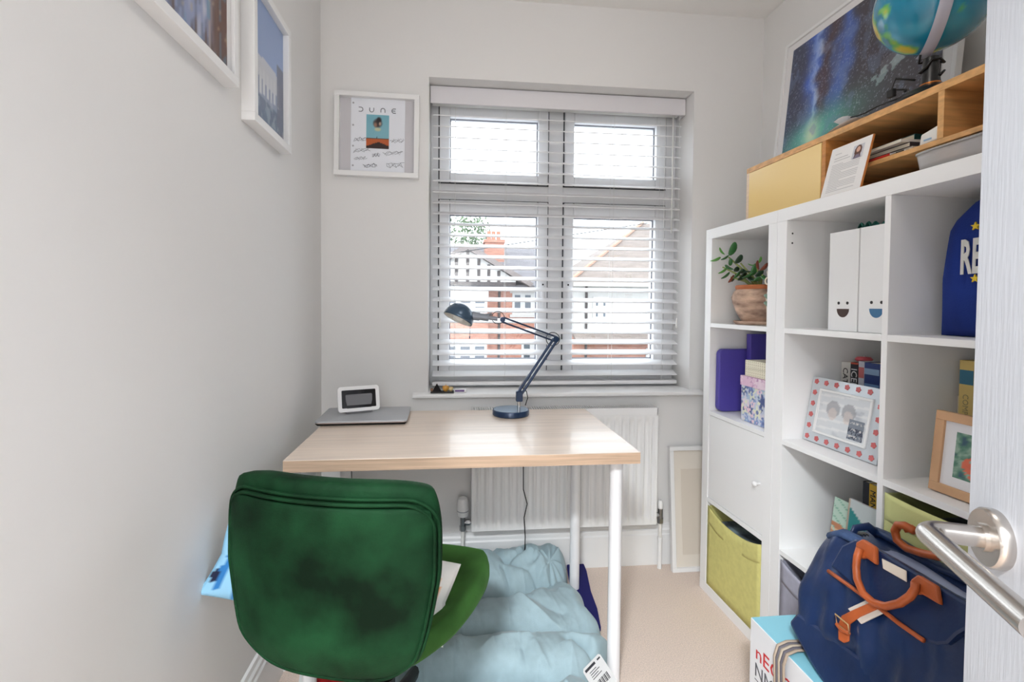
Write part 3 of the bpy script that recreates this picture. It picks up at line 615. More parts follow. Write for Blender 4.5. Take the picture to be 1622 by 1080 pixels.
for k, (x, z, w_, h_) in enumerate(((-.094, .15, .05, .02), (-.094, .105, .06, .018), (-.09, .072, .045, .016), (.055, .15, .05, .02), (.03, .098, .07, .02), (-.02, .09, .03, .02), (-.055, .043, .055, .02), (.04, .05, .065, .026))):
    scribble(pg, (x, .018, z), (1, 0, .12), (0, 0, 1), w_, h_, k+1, INKD if k == 6 else INK)
for z in (.3, .21, .125, .045): MB().cyl((-.098, .0183, z), (-.098, .0188, z), .004, n=10).build('punch_hole', M('grey_hole', (176, 176, 182), .8), pg)

TFR = .034
fa = onX(379, 139.6, XL+TFR); fb = onX(404, 190, XL+TFR); fc = onX(462, 248, XL+TFR)
def wall_pic(y0, y1, z0, h, label, im, bar=.022):
    w = y1-y0; r = picture_frame('picture_frame', label, 'picture frame', (XL+TFR, (y0+y1)/2, z0), math.pi/2, w, h, TFR, bar, WHITE, recess=.018)
    cpatch('photograph', flat((-w/2+bar,   .0175, bar), (w-2*bar, 0, 0), (0, 0, h-2*bar)), im, r)
    box(-w/2+bar, w/2-bar, .008, .009, bar, h-bar).build('glazing', glass_mat('frame_glass', (1, 1, 1), .025), r); return r
u, v = UV(60, 60); n = fbm(u*3+3, v*.4+2, 14, 21, 3)/.875
im = base(u, (120, 130, 160)); paint(im, (n > .55)*.9, (150, 160, 196)); paint(im, np.clip((n-.62)*8, 0, 1), (205, 205, 214)); paint(im, np.clip((.42-n)*8, 0, 1), (96, 70, 62)); paint(im, np.clip((u-.8)*9, 0, 1), (92, 52, 36)); paint(im, (fbm(u*4, v*.5, 11, 5, 2) > .52)*np.clip((u-.5)*4, 0, 1)*.5, (86, 150, 190)); paint(im, (fbm(u*5+v*.6, v, 12, 9, 2) > .56)*.5, (196, 176, 140))
wall_pic(fa.y-.53, fa.y, fa.z, .53, 'white box framed blurred city photo high on the left wall, nearest the camera', im)
im = base(u, (150, 172, 214)); paint(im, (v < .5)*1., (150, 160, 184)); paint(im, (v < .22)*1., (112, 126, 150)); n = fbm(u+2, v+2, 12, 31, 3)/.875
paint(im, ((np.abs(v-.33-.06*u) < .1) & ((u*9) % 1 < .55) & (u > .05) & (u < .85))*.95, (222, 224, 228)); paint(im, ((np.abs(v-.46) < .05+.05*np.sin(u*3)) & (u < .8))*.9, (214, 216, 222)); paint(im, ((u > .78) & (v < .66))*.85, (116, 120, 140)); paint(im, ((u < .12) & (v < .68))*.8, (140, 140, 156)); paint(im, np.clip((n-.55)*5, 0, .5)*(v < .3), (190, 196, 206))
wall_pic(fb.y, fc.y, fb.z, .38, 'white box framed photo of a columned building, nearer the window corner', im)

# ================================================================== shelf units
KRI = KRZ-math.pi/2                 # local x runs along the shelf front towards the camera, y into the shelf, z up
KD = .358; TB, Q, SB = .0395, .3355, .016
HB = [TB+i*(Q+SB) for i in range(4)]; HT = [h+Q for h in HB]      # floor and ceiling height of each row
def kthing(name, label, cat, s, dep, h, group=None, rz=0): return thing(name, label, cat, KW(s, dep, h), KRI+rz, group)
def shelf_unit(label, s0, cols):
    w = .042*2+cols*.336+(cols-1)*.016
    r = kthing('shelf_unit', label, 'shelf', s0, 0, 0)
    box(0, w, 0, KD, 1.4305, 1.47).build('top_board', FOIL, r, bevel=.0008); box(0, w, 0, KD, 0, TB).build('bottom_board', FOIL, r, bevel=.0008)
    for x in (0, w-.042): box(x, x+.042, .0004, KD, TB, 1.4305).build('side_panel', FOIL, r, bevel=.0008)
    for c in range(cols):
        x = .042+c*(.336+.016)
        if c: box(x-.016, x, .001, KD, TB, 1.4305).build('divider', FOIL, r, bevel=.0006)
        for k in range(3): box(x, x+.336, .001, KD, HT[k], HT[k]+SB).build('shelf', FOIL, r, bevel=.0006)
    return r, w
u1, w1 = shelf_unit('tall narrow white shelf unit with one cupboard door, nearest the window', 0, 1)
S2 = w1+.001
u2, w2 = shelf_unit('tall white shelf unit two cubes wide, partly behind the door', S2, 2)
dr = box(.0445, .3755, .004, .02, HB[1]+.002, HT[1]-.002).build('cupboard_door', FOIL, u1, bevel=.001)
ks, kh = onK(1201, 768, -.01)
MB().lathe([(.0045, 0), (.0045, .012), (.009, .016), (.0095, .022), (.006, .0255), (.0005, .026)], 18, Matrix.Translation((ks-.012, .004, kh)) @ Matrix.Rotation(math.pi/2, 4, 'X')).build('knob', WHITE, dr, smooth=True)
for z in (1.39, 1.36): MB().cyl((.0423, .02, z), (.0415, .02, z), .003, n=8).build('peg_hole', BLACK, u2)

def fabric_box(name, label, s0, row, mat, matd, dep=.006, sag=.035, cols_w=.326, group='fabric storage boxes'):
    r = kthing(name, label, 'storage box', s0+.005, dep, HB[row]+.001, group); w, h, d = cols_w, .318, .335
    def front(u, v):
        x = u*w; top = h-sag*(1-(2*u-1)**2)*.95
        return Vector((x, -.004*math.sin(math.pi*u)*math.sin(math.pi*v), v*top))
    f = MB().grid(front, 16, 10).build('front_panel', mat, r, smooth=True, fix=False); solid(f, .004, 1)
    def hem(u, v): p = front(u, .80+v*.205); return p+Vector((0, -.0025-.002*math.sin(u*9), 0))
    hm = MB().grid(hem, 16, 5).build('hem', mat, f, smooth=True, fix=False); solid(hm, .003, 0)
    MB().box(0, .004, .004, d, 0, h).box(w-.004, w, .004, d, 0, h).box(0, w, d-.004, d, 0, h).box(0, w, .004, d, 0, .004).build('box_body', mat, r)
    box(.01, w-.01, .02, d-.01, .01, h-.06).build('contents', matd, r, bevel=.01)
    return r
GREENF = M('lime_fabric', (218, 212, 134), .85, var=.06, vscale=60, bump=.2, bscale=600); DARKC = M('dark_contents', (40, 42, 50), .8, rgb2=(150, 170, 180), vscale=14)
fabric_box('storage_box', 'lime green fabric storage box at the bottom of the narrow shelf unit', .042, 0, GREENF, DARKC)
fabric_box('storage_box', 'lime green fabric storage box in the wide shelf unit, behind the navy bag', S2+.394, 1, M('pale_lime_fabric', (216, 218, 150), .85, bump=.2, bscale=600), DARKC, sag=.008)
fabric_box('storage_box', 'grey fabric storage box at the bottom of the wide shelf unit', S2+.042, 0, M('grey_box_fabric', (172, 172, 188), .85, var=.06, vscale=60, bump=.2, bscale=600), DARKC, sag=.03)

# plant
ps, pdp = .2, .1
pp = kthing('potted_plant', 'succulent with glossy leaves in a weathered terracotta pot', 'potted plant', ps, pdp, HB[3]+.001)
TERR = M('weathered_terracotta', (222, 190, 166), .85, vscale=16, rgb2=(140, 112, 98), bump=.4, bscale=60, stretch=(1, 1, 2.2)); TERR2 = M('terracotta_rim', (196, 116, 72), .8, var=.2, vscale=12)
SP = Matrix.Diagonal((1.1, 1.1, 1, 1))
MB().lathe([(.001, 0), (.072, 0), (.078, .006), (.08, .013), (.074, .013), (.07, .008), (.001, .007)], 32, SP).build('saucer', TERR, pp, smooth='auto')
MB().lathe([(.001, .009), (.05, .009), (.056, .015), (.071, .045), (.083, .08), (.087, .1), (.082, .118), (.072, .13)], 36, SP).build('pot', TERR, pp, smooth='auto')
MB().lathe([(.072, .129), (.075, .133), (.076, .141), (.073, .145), (.066, .144), (.064, .135), (.06, .122), (.001, .12)], 36, SP).build('pot_rim', TERR2, pp, smooth='auto')
LG = [M('leaf_bright', (92, 160, 66), .35), M('leaf_mid', (52, 106, 56), .35), M('leaf_dark', (38, 66, 46), .35), M('leaf_red', (120, 62, 48), .4)]
inv = Matrix.Rotation(-KRI, 3, 'Z'); PW = KW(ps, pdp, HB[3]+.001)
def pl(u_, v_, dep): s_, h_ = onK(u_, v_, dep); return Vector((s_-ps, dep-pdp, h_-HB[3]-.001))
def leaf(c, d, L, Wd, mat):
    d = d.normalized(); q_ = d.to_track_quat('X', 'Z'); mb = MB()
    mb.grid(lambda a, b: c+q_ @ Vector((L/2*math.cos(math.pi*b)*-1, Wd/2*math.sin(math.pi*b)*math.cos(2*math.pi*a), .16*Wd*math.sin(math.pi*b)*math.sin(2*math.pi*a)+.1*L*(math.cos(math.pi*b)**2))), 8, 7, wrap=True)
    return mb.build('leaf', mat, pp, smooth=True, fix=False)
px = lambda x, y: (1110+x/3.177, 360+y/3.177)
core = pl(*px(190, 270), .07)
for (x, y, L, ang, c, dp) in ((75, 165, .05, 190, 0, -.004), (104, 122, .036, 130, 0, .0), (162, 112, .058, 45, 1, .004), (122, 156, .036, 200, 1, .0), (192, 165, .05, 28, 2, .02), (150, 176, .03, 60, 1, .01), (112, 222, .042, 205, 0, .005), (142, 205, .046, 160, 1, .01), (126, 246, .042, 210, 1, .01), (155, 262, .038, 220, 3, .02), (180, 215, .04, 20, 2, .03), (205, 225, .05, 10, 2, .03), (228, 222, .045, 170, 2, .04), (210, 250, .05, 30, 2, .04), (240, 245, .05, 200, 1, .04), (255, 190, .03, 170, 0, .05), (285, 190, .034, 100, 3, .05), (318, 205, .045, 30, 3, .05), (270, 215, .05, 50, 1, .05), (295, 235, .05, 20, 2, .05), (255, 262, .05, 160, 2, .05), (285, 265, .05, 10, 1, .05), (300, 165, .026, 60, 0, .06), (320, 255, .04, 340, 1, .05), (185, 240, .04, 220, 1, .02), (170, 255, .035, 250, 2, .03)):
    a = math.radians(ang); leaf(pl(*px(x, y), dp), Vector((math.cos(a)*.7, -.35+.5*random.random(), math.sin(a))), L, L*.5, LG[c])
for tip in ((140, 150), (110, 200), (150, 250), (200, 180), (285, 205), (250, 235), (310, 240)):
    t_ = pl(*px(*tip), .015 if tip[0] < 180 else .05); MB().tube([Vector((0, 0, .12)), (t_+Vector((0, 0, .12)))/2+Vector((0, 0, .012)), t_], [.005, .004, .0028], n=7).build('stem', M('plant_stem', (150, 160, 96), .6), pp, smooth=True)
orn = kthing('cord_ornament', 'cream looped cord ornament hanging beside the plant pot', 'ornament', .362, .018, HB[3]+.001)
CRM = M('cream_cord', (226, 214, 196), .8)
MB().tube([Vector((-.008+.011*math.cos(a*.5), 0, .152+.011*math.sin(a*.5))) for a in range(13)], .003, n=8).build('ring', CRM, orn, smooth=True)
MB().tube([(-.012, .002, .185), (-.004, 0, .165), (.002, 0, .14), (-.004, 0, .115), (-.012, 0, .1), (-.006, .0, .05), (-.004, 0, 0)], .0026, n=8).build('cord', CRM, orn, smooth=True)
for z in (.105, .08): MB().tube([(-.012, -.002, z), (-.002, -.004, z-.012)], [.007, .002], n=8).build('pendant_leaf', M('grey_green_leaf', (132, 160, 140), .6), orn, smooth=True)

# purple laptop sleeve and box, floral boxes
PUR = M('purple_plastic', (88, 78, 172), .35); PUR2 = M('violet_card', (88, 74, 176), .5)
t = kthing('laptop_case', 'purple hard laptop case standing upright on the narrow shelf unit', 'laptop case', .05, .02, HB[2]+.001); t.rotation_euler = (Matrix.Rotation(KRI, 3, 'Z') @ Matrix.Rotation(math.radians(0), 3, 'Y')).to_euler()
MB().prism(rrect(.30, .248, .022), .012, .026, lambda a, b, d: Vector((d, a+.152, b+.125))).build('lid_shell', PUR, t, bevel=.004)
MB().prism(rrect(.30, .248, .022), .0, .011, lambda a, b, d: Vector((d, a+.152, b+.125))).build('base_shell', PUR, t, bevel=.003)
t = kthing('upright_folder', 'violet card folder standing behind the purple laptop case', 'folder', .083, .13, HB[2]+.001)
box(0, .025, 0, .21, 0, .31).build('cover', PUR2, t, bevel=.002); box(.025, .03, 0, .21, 0, .31).build('back_cover', PUR, t); box(.006, .029, .003, .213, .004, .306).build('sheets', WHITEM, t)
def floral(nu, nv, bgc, seed, cols):
    u, v = UV(nu, nv); im = base(u, bgc); rs = random.Random(seed); asp = nv/nu
    for k in range(70):
        cx, cy, r = rs.random(), rs.random(), rs.uniform(.06, .15); c = rs.choice(cols); th = np.arctan2((v-cy)*asp, u-cx); d = np.hypot(u-cx, (v-cy)*asp)
        paint(im, (d < r*(.75+.25*np.cos(th*5+k)))*.9, c); paint(im, (d < r*.3)*.9, rs.choice(cols))
    return im
FC = [(96, 112, 168), (222, 216, 224), (240, 206, 216), (126, 148, 196), (70, 84, 138), (176, 196, 214), (232, 232, 206)]
def pattern_box(name, label, s0, s1, d0, d1, h0, h1, im, body, lid=None):
    r = kthing(name, label, 'box', s0, d0, h0); w, d, h = s1-s0, d1-d0, h1-h0
    box(0, w, .0006, d, 0, h).build('box_body', body, r)
    cpatch('front_print', flat((0, 0, 0), (w, 0, 0), (0, 0, h)), im, r); cpatch('side_print', flat((-.0006, d, 0), (0, -d, 0), (0, 0, h)), im, r)
    if lid is not None:
        l = box(-.003, w+.003, -.003, d+.003, h-.032, h+.003).build('lid', M('floral_lid_body', (214, 176, 200), .6), r)
        cpatch('lid_print', flat((-.003, -.0036, h-.032), (w+.006, 0, 0), (0, 0, .035)), lid, l)
    return r
fs, fh = onK(1175, 600, .035)
LM = M('lilac_card', (190, 186, 206), .6)
pattern_box('floral_box', 'blue and pink floral storage box on the narrow shelf unit', max(fs, .185), .372, .035, .25, HB[2]+.001, .905, floral(60, 54, (200, 206, 222), 5, FC), LM, floral(60, 12, (206, 166, 196), 8, [(226, 190, 212), (190, 140, 180), (236, 214, 226)]))
def dots(nu, nv, bgc, c):
    u, v = UV(nu, nv); im = base(u, bgc); paint(im, (((u*14) % 1-.5)**2+((v*3) % 1-.5)**2 < .08)*.7, c); return im
for k in range(2): pattern_box('gift_box', ('upper' if k else 'lower')+' of two thin cream dotted boxes stacked on the floral box', max(fs, .185)+.012, .368, .04, .2, .909+.029*k, .937+.029*k, dots(84, 12, (232, 226, 202), (176, 160, 130)), M('cream_card', (228, 220, 196), .6))

# magazine files
for k, (s0, s1, ux, col) in enumerate(((.600, .697, 1335, (70, 50, 44)), (.701, .7945, 1388, (60, 110, 150)))):
    f = kthing('magazine_file', 'white card magazine file with a smiling cut-out face, '+('left of the pair' if k == 0 else 'right of the pair beside the divider'), 'magazine file', s0, .03, HB[3]+.001, 'magazine files'); w = s1-s0
    MB().box(0, w, 0, .002, 0, .275).box(0, .002, .002, .25, 0, .275).box(w-.002, w, .002, .25, 0, .275).box(0, w, .002, .25, 0, .002).box(0, w, .248, .25, 0, .13).build('file_body', WHITEM, f, bevel=.0005)
    c0 = onK(ux, 492, .03); cx, cz = c0[0]-s0, c0[1]-HB[3]
    HOLE = M('hole_shade', (44, 40, 42), .8); MOUTH = M('mouth_%d' % k, col, .7)
    for e in (-1, 1): MB().cyl((cx+e*.0145, -.0004, cz+.02), (cx+e*.0145, .001, cz+.02), .0042, n=14).build('eye_disc', HOLE, f)  # dark discs stand in for the shade inside the cut-out eyes
    MB().prism([(cx+.0205*math.cos(a), cz+.004+.0235*math.sin(a)) for a in [math.radians(180+15*i) for i in range(13)]], -.0004, .001, lambda a, b, d: Vector((a, d, b))).build('mouth_hole', MOUTH, f)
    box(.006, w-.006, .01, .23, .004, .25).build('papers', WHITEM, f)
t = kthing('teal_wrapper', 'crumpled teal wrapper on top of the magazine files', 'wrapper', .655, .12, HB[3]+.277)
mb = MB(); mb.grid(lambda a, b: Vector((.05*(a-.5), .07*(b-.5), .004+.022*abs(math.sin(a*7+b*3))*abs(math.sin(b*6+1)))), 12, 12); solid(mb.build('foil', M('teal_foil', (52, 132, 116), .4), t, fix=False), .001)
box(-.006, .006, -.01, .01, 0, .004).build('tab', MATS['teal_foil'], t)

# blue top with letters
BLU = M('royal_blue_cotton', (20, 52, 138), .9, var=.2, vscale=6, bump=.2, bscale=300, sheen=.3)
bs = onK(1466, 500, .085)[0]; WS = .3
hoodie = kthing('blue_bag', 'royal blue cloth bag with white letters and yellow stars on the top shelf', 'bag', max(.83, bs), .085, HB[3]+.001)
def bagf(sg):
    def f(u, v):
        a = u*2-1; wv = 1-.16*max(0, v-.45)/.55-.45*max(0, v-.86)/.14*abs(a)**2; k = (1-abs(a)**3)**.5*(1-abs(v*2-1)**5)**.5 if abs(a) < 1 and 0 < v < 1 else 0
        return Vector((WS/2+a*WS/2*wv, .045+sg*(.035*k+.004*k*math.sin(a*9+v*4)), v*.318*(1-.13*abs(a)**6)))
    return f
for sg, nm in ((-1, 'front_cloth'), (1, 'back_cloth')): MB().grid(bagf(sg), 24, 24).build(nm, BLU, hoodie, smooth=True, fix=False)
LET = M('white_flock', (226, 226, 222), .8); STAR = M('yellow_star', (236, 206, 60), .7)
LY_ = .0045
def lp_(u_, v_): s_, h_ = onK(u_, v_, .088); return Vector((s_-max(.83, bs), 0, h_-HB[3]-.001))
a0 = lp_(1519, 433); a1 = lp_(1515, 380); lh = (a1-a0).z
text('lettering', 'RE', lh*1.38, (a0.x, LY_, a0.z), (1, 0, .03), (0, 0, 1), LET, hoodie, .002, spacing=1.05, xs=.37, bold=.003)
def star(c, r):
    return MB().prism([(c.x+(r if i % 2 == 0 else r*.42)*math.sin(i*math.pi/5), c.z+(r if i % 2 == 0 else r*.42)*math.cos(i*math.pi/5)) for i in range(10)], LY_-.001, LY_+.003, lambda a, b, d: Vector((a, d, b))).build('star', STAR, hoodie)
star(lp_(1544, 358), .0095); star(lp_(1543, 441), .0095)

# books
def book(label, s0, w, dep, row, h, depth, col, tx=None, tcol=(30, 30, 30), size=.02, bands=(), group='paperbacks in the wide shelf unit', z=None, tf=.93):
    r = kthing('book', label, 'book', s0, dep, (HB[row] if z is None else z)+.001, group); cm = M('cover_%d_%d_%d' % col, col, .45)
    MB().box(0, w, 0, .0015, 0, h).box(0, .001, .0015, depth, 0, h).box(w-.001, w, .0015, depth, 0, h).build('cover', cm, r)
    box(.001, w-.001, .0015, depth-.003, .002, h-.002).build('pages', M('book_pages', (236, 228, 208), .8), r)
    for (b0, b1, c) in bands: box(.0006, w-.0006, -.0005, .0005, h*b0, h*b1).build('spine_band', M('band_%d_%d_%d' % c, c, .5), r)
    if tx: text('spine_lettering', tx, size, (w/2-size*.34, -.0009, h*tf), (0, 0, -1), (1, 0, 0), M('ink_%d_%d_%d' % tcol, tcol, .6), r)
    return r
book('white paperback with black spine lettering behind the flowered frame', .4645, .034, .2, 2, .244, .13, (232, 228, 222), 'CATCHER', (50, 44, 44), .026, bands=((0, .02, (180, 60, 56)),))
book('black paperback with bold white spine lettering behind the flowered frame', .4995, .028, .2, 2, .246, .13, (36, 36, 44), 'ICENT', (240, 240, 240), .03, bands=((.98, 1, (200, 80, 60)),))
book('white and blue paperback behind the flowered frame', .5285, .02, .2, 2, .253, .13, (214, 218, 228), None, bands=((.8, .93, (200, 110, 110)),))
book('dark blue paperback next to the divider behind the flowered frame', .5495, .05, .2, 2, .252, .13, (28, 56, 122), None, bands=((.6, .75, (120, 160, 210)), (.86, .93, (150, 180, 214))))
t = kthing('red_ornament', 'small red bauble lying on top of the paperbacks', 'ornament', .505, .24, HB[2]+.2475); MB().lathe([(.0005, 0), (.018, .002), (.024, .009), (.018, .016), (.0005, .018)], 20).build('bauble', M('red_gloss', (206, 84, 96), .3), t, smooth=True); MB().cyl((0, 0, .017), (0, 0, .021), .004, n=8).build('cap', CHROME, t)
book('yellow hardback with a blue band and long spine lettering', .8265, .032, .19, 2, .29, .14, (232, 206, 130), 'COMPANION', (176, 160, 116), .018, tf=.72, bands=((.8, .92, (70, 130, 160)),), group='books behind the wooden frame')
book('cream book with a teal band next to the yellow hardback', .8595, .04, .19, 2, .286, .14, (206, 188, 120), None, bands=((.72, .84, (60, 120, 90)), (.4, .66, (50, 120, 140))), group='books behind the wooden frame')
book('slim white book left of the yellow hardback', .8155, .01, .2, 2, .2, .12, (226, 214, 196), None, group='books behind the wooden frame')
book('black and yellow paperback in the wide shelf unit, third row', .535, .022, .22, 1, .236, .12, (22, 26, 40), None)
book('yellow paperback with black lettering, third row', .5575, .027, .22, 1, .236, .12, (228, 182, 40), 'MAN', (20, 20, 20), .026, group='books in the third row')
book('navy paperback beside the divider, third row', .585, .03, .22, 1, .238, .12, (28, 40, 84), None, group='books in the third row')
def slab(name, label, cat, s0, dep, row, w, h, t, lean, im, back):
    r = kthing(name, label, cat, s0, dep, HB[row]+.001); r.rotation_euler = (Matrix.Rotation(KRI, 3, 'Z') @ Matrix.Rotation(-lean, 3, 'X')).to_euler()
    box(0, w, .0008, t, 0, h).build('card', back, r); cpatch('front_print', flat((0, 0, 0), (w, 0, 0), (0, 0, h)), im, r); return r
u, v = UV(40, 40); im = base(u, (196, 222, 206)); paint(im, (np.abs(((u*2+v*3) % .5)-.1) < .03)*.7*(v > .45), (96, 170, 140)); paint(im, ((u < .35) & (v < .6) & (fbm(u, v, 12, 3) > .42))*.9, (196, 120, 80)); paint(im, ((u < .3) & (v < .5) & (fbm(u, v, 14, 8) > .5))*.9, (230, 196, 160))
slab('leaflet', 'green illustrated leaflet standing in the third row of the wide shelf unit', 'leaflet', max(.464, onK(1311, 850, .13)[0]), .13, 1, .2, onK(1316, 783, .15)[1]-HB[1], .004, .12, im, M('pale_green_card', (198, 222, 208), .6))
im = base(u, (206, 214, 214)); paint(im, (v < .93-.42*u**.8)*1., (36, 140, 140)); paint(im, (u < .05)*1., (190, 170, 150))
slab('spiral_notebook', 'teal and grey spiral notebook in front of the green leaflet', 'notebook', onK(1336, 825, .09)[0], .085, 1, .15, onK(1345, 789, .105)[1]-HB[1], .01, .1, im, WHITEM)

# flowered photo frame
ff = kthing('photo_frame', 'silver photo frame edged with pink flowers, holding two photos', 'photo frame', .598, .068, HB[2]+.0025)
ff.rotation_euler = (Matrix.Rotation(KRI, 3, 'Z') @ Matrix.Rotation(-.17, 3, 'X')).to_euler()
FW, FH = .262, .2
box(-FW/2, FW/2, 0, .006, 0, FH).build('glass_plate', M('frosted_silver', (206, 212, 218), .25, .1), ff, bevel=.001)
IW, IH = .186, .136; iz = .032
for b in ((-IW/2, IW/2, iz, iz+.007), (-IW/2, IW/2, iz+IH-.007, iz+IH), (-IW/2, -IW/2+.007, iz+.007, iz+IH-.007), (IW/2-.007, IW/2, iz+.007, iz+IH-.007)): box(b[0], b[1], -.005, 0, b[2], b[3]).build('inner_bar', WHITE, ff, bevel=.001)
u, v = UV(40, 30); im = base(u, (222, 226, 230)); paint(im, np.clip((fbm(u, v, 5, 2)-.5)*4, 0, .6), (176, 180, 190)); paint(im, (np.abs((v*5-.6*u) % 1-.5) < .13)*.5, (250, 250, 250))
for cx in (.3, .62): paint(im, (((u-cx)/.14)**2+((v-.62)/.2)**2 < 1)*.6, (150, 150, 156)); paint(im, (((u-cx)/.09)**2+((v-.5)/.16)**2 < 1)*.6, (226, 212, 206))
cpatch('photograph', flat((-IW/2+.007, -.0008, iz+.007), (IW-.014, 0, 0), (0, 0, IH-.014)), im, ff)
im = base(u, (130, 138, 150)); paint(im, (np.abs((v*3) % 1-.5) < .16)*(fbm(u, v, 12, 4) > .45)*.9, (226, 222, 220)); paint(im, ((fbm(u, v, 10, 6) > .52) & (v < .6))*.8, (40, 46, 66))
cpatch('small_photograph', flat((.028, -.0016, iz+.012), (.05, 0, 0), (0, 0, .056)), im, ff)
PINK = M('coral_flower', (206, 104, 104), .5)
def flower(x, z):
    pts = []
    for i in range(30):
        a = 2*math.pi*i/30; r_ = .0085*(.72+.28*abs(math.cos(2.5*a))); pts.append((x+r_*math.cos(a), z+r_*math.sin(a)))
    MB().prism(pts, -.0016, .0004, lambda a, b, d: Vector((a, d, b))).build('flower', PINK, ff)
for i in range(7): x = -FW/2+.017+i*(FW-.034)/6; flower(x, .014); flower(x, FH-.014)
for i in range(1, 5): z = .014+i*(FH-.028)/5; flower(-FW/2+.017, z); flower(FW/2-.017, z)
MB().prism([(.006, FH*.8), (.006, FH*.7), (.075, .022), (.08, .022)], -.02, .02, lambda a, b, d: Vector((d, a, b))).build('easel_back', WHITEM, ff)
wfm = picture_frame('photo_frame', 'light wooden photo frame with a colourful garden photo', 'photo frame', KW(1.01, .045, HB[2]+.003), KRI, .25, .182, .016, .02, M('light_wood_frame', (216, 172, 132), .5, var=.12, vscale=8), lean=.09, recess=.007, backmat=WHITEM)
box(-.107, .107, .0055, .0075, .018, .164).build('mount', M('photo_mount', (236, 236, 240), .8), wfm)
u, v = UV(44, 34); im = base(u, (84, 130, 112)); n = fbm(u, v, 10, 17); paint(im, np.clip((n-.45)*6, 0, 1), (150, 176, 160)); paint(im, np.clip((.4-n)*8, 0, 1), (60, 92, 110)); paint(im, ((((u-.35)/.25)**2+((v-.3)/.28)**2 < 1) & (fbm(u, v, 14, 6) > .4))*.95, (226, 112, 84)); paint(im, ((((u-.7)/.2)**2+((v-.2)/.2)**2 < 1) & (fbm(u, v, 14, 9) > .42))*.9, (110, 180, 160))
cpatch('photograph', flat((-.08, .005, .042), (.16, 0, 0), (0, 0, .1)), im, wfm)

# ================================================================== on top of the shelves
KT = 1.4705
OD = .05; os0, oh = onK(1183, 268, OD); od1 = onK(1301, 280, OD)[0]; od2 = onK(1484, 200, OD)[0]; osh = onK(1480, 222, OD)[1]
OH = oh-KT; OW = .86
org = kthing('desk_organiser', 'oak desk organiser with a yellow door and open compartments on top of the shelves', 'organiser', os0, OD, KT)
ODP = .27
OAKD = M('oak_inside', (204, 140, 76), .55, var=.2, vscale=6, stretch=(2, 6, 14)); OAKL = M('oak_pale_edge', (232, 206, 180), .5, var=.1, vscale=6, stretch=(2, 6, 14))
box(0, OW, 0, ODP, OH-.018, OH).build('top_board', OAK, org, bevel=.0008)
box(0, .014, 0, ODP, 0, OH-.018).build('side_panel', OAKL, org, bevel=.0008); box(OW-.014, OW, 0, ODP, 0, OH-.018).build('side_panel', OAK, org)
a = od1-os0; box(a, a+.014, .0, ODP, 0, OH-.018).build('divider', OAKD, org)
b = od2-os0; SHZ = osh-KT; box(a+.014, OW-.014, .002, ODP-.03, SHZ-.012, SHZ).build('inner_shelf', OAK, org, bevel=.0008)
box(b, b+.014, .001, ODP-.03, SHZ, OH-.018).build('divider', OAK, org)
box(.014, OW-.014, ODP-.006, ODP, 0, OH-.018).build('back_panel', M('oak_back_shaded', (110, 80, 56), .6), org)  # same oak darkened, the shadow inside put into the back panel colour
box(.0155, a-.002, -.001, .015, .001, OH-.0195).build('yellow_door', M('yellow_lacquer', (240, 206, 132), .3), org, bevel=.001)
# things lying in the organiser
def flat_book(name, label, cat, s0, s1, d0, d1, z, h, col, rz=0):
    r = kthing(name, label, cat, s0, d0, z, 'things in the organiser', rz); w, d = s1-s0, d1-d0
    MB().box(0, w, 0, d, 0, .0015).box(0, w, 0, d, h-.0015, h).box(w-.0015, w, 0, d, .0015, h-.0015).build('cover', M('fb_%d_%d_%d' % col, col, .5), r)
    box(.001, w-.0015, .001, d-.001, .0016, h-.0016).build('pages', M('book_pages', (236, 228, 208), .8), r); return r
z0 = osh+.001; sa = od1+.03
flat_book('magazine', 'cream magazine at the bottom of the pile in the organiser', 'magazine', sa, sa+.22, .082, .25, z0, .014, (216, 206, 190))
flat_book('book', 'dark paperback in the middle of the pile in the organiser', 'book', sa+.01, sa+.215, .075, .24, z0+.0145, .012, (60, 54, 60), .03)
flat_book('magazine', 'white papers on top of the pile in the organiser', 'magazine', sa+.03, sa+.21, .066, .23, z0+.027, .007, (232, 228, 222), -.03)
flat_book('book', 'teal hardback on the pile in the organiser', 'book', sa+.02, sa+.19, .12, .26, z0+.0345, .022, (24, 84, 88))
for k, c in enumerate(((196, 48, 40), (24, 24, 26))):
    t = kthing('pen', ('red' if k == 0 else 'black')+' pen lying in front of the magazines in the organiser', 'pen', sa+.1+.03*k, .060+.009*k, z0+.0001, 'pens in the organiser')
    MB().cyl((0, 0, .004), (.082, .002, .004), .0038, n=8).build('barrel', M('pen_%d' % k, c, .4), t, smooth='auto'); MB().cyl((.082, .002, .004), (.096, .0023, .004), .0036, .0008, n=8).build('tip', CHROME, t, smooth='auto')
t = kthing('folded_tissue', 'folded white tissue packet beside the organiser divider', 'tissues', od2-.052, .062, z0); MB().prism([(0, 0), (.042, .004), (.044, .036), (.004, .026)], 0, .08, lambda a, b, d: Vector((a, d, b))).build('packet', M('tissue_white', (232, 230, 226), .8), t, bevel=.003); box(.012, .03, -.001, .0, .008, .012).build('label', M('pale_blue', (150, 180, 210), .6), t)
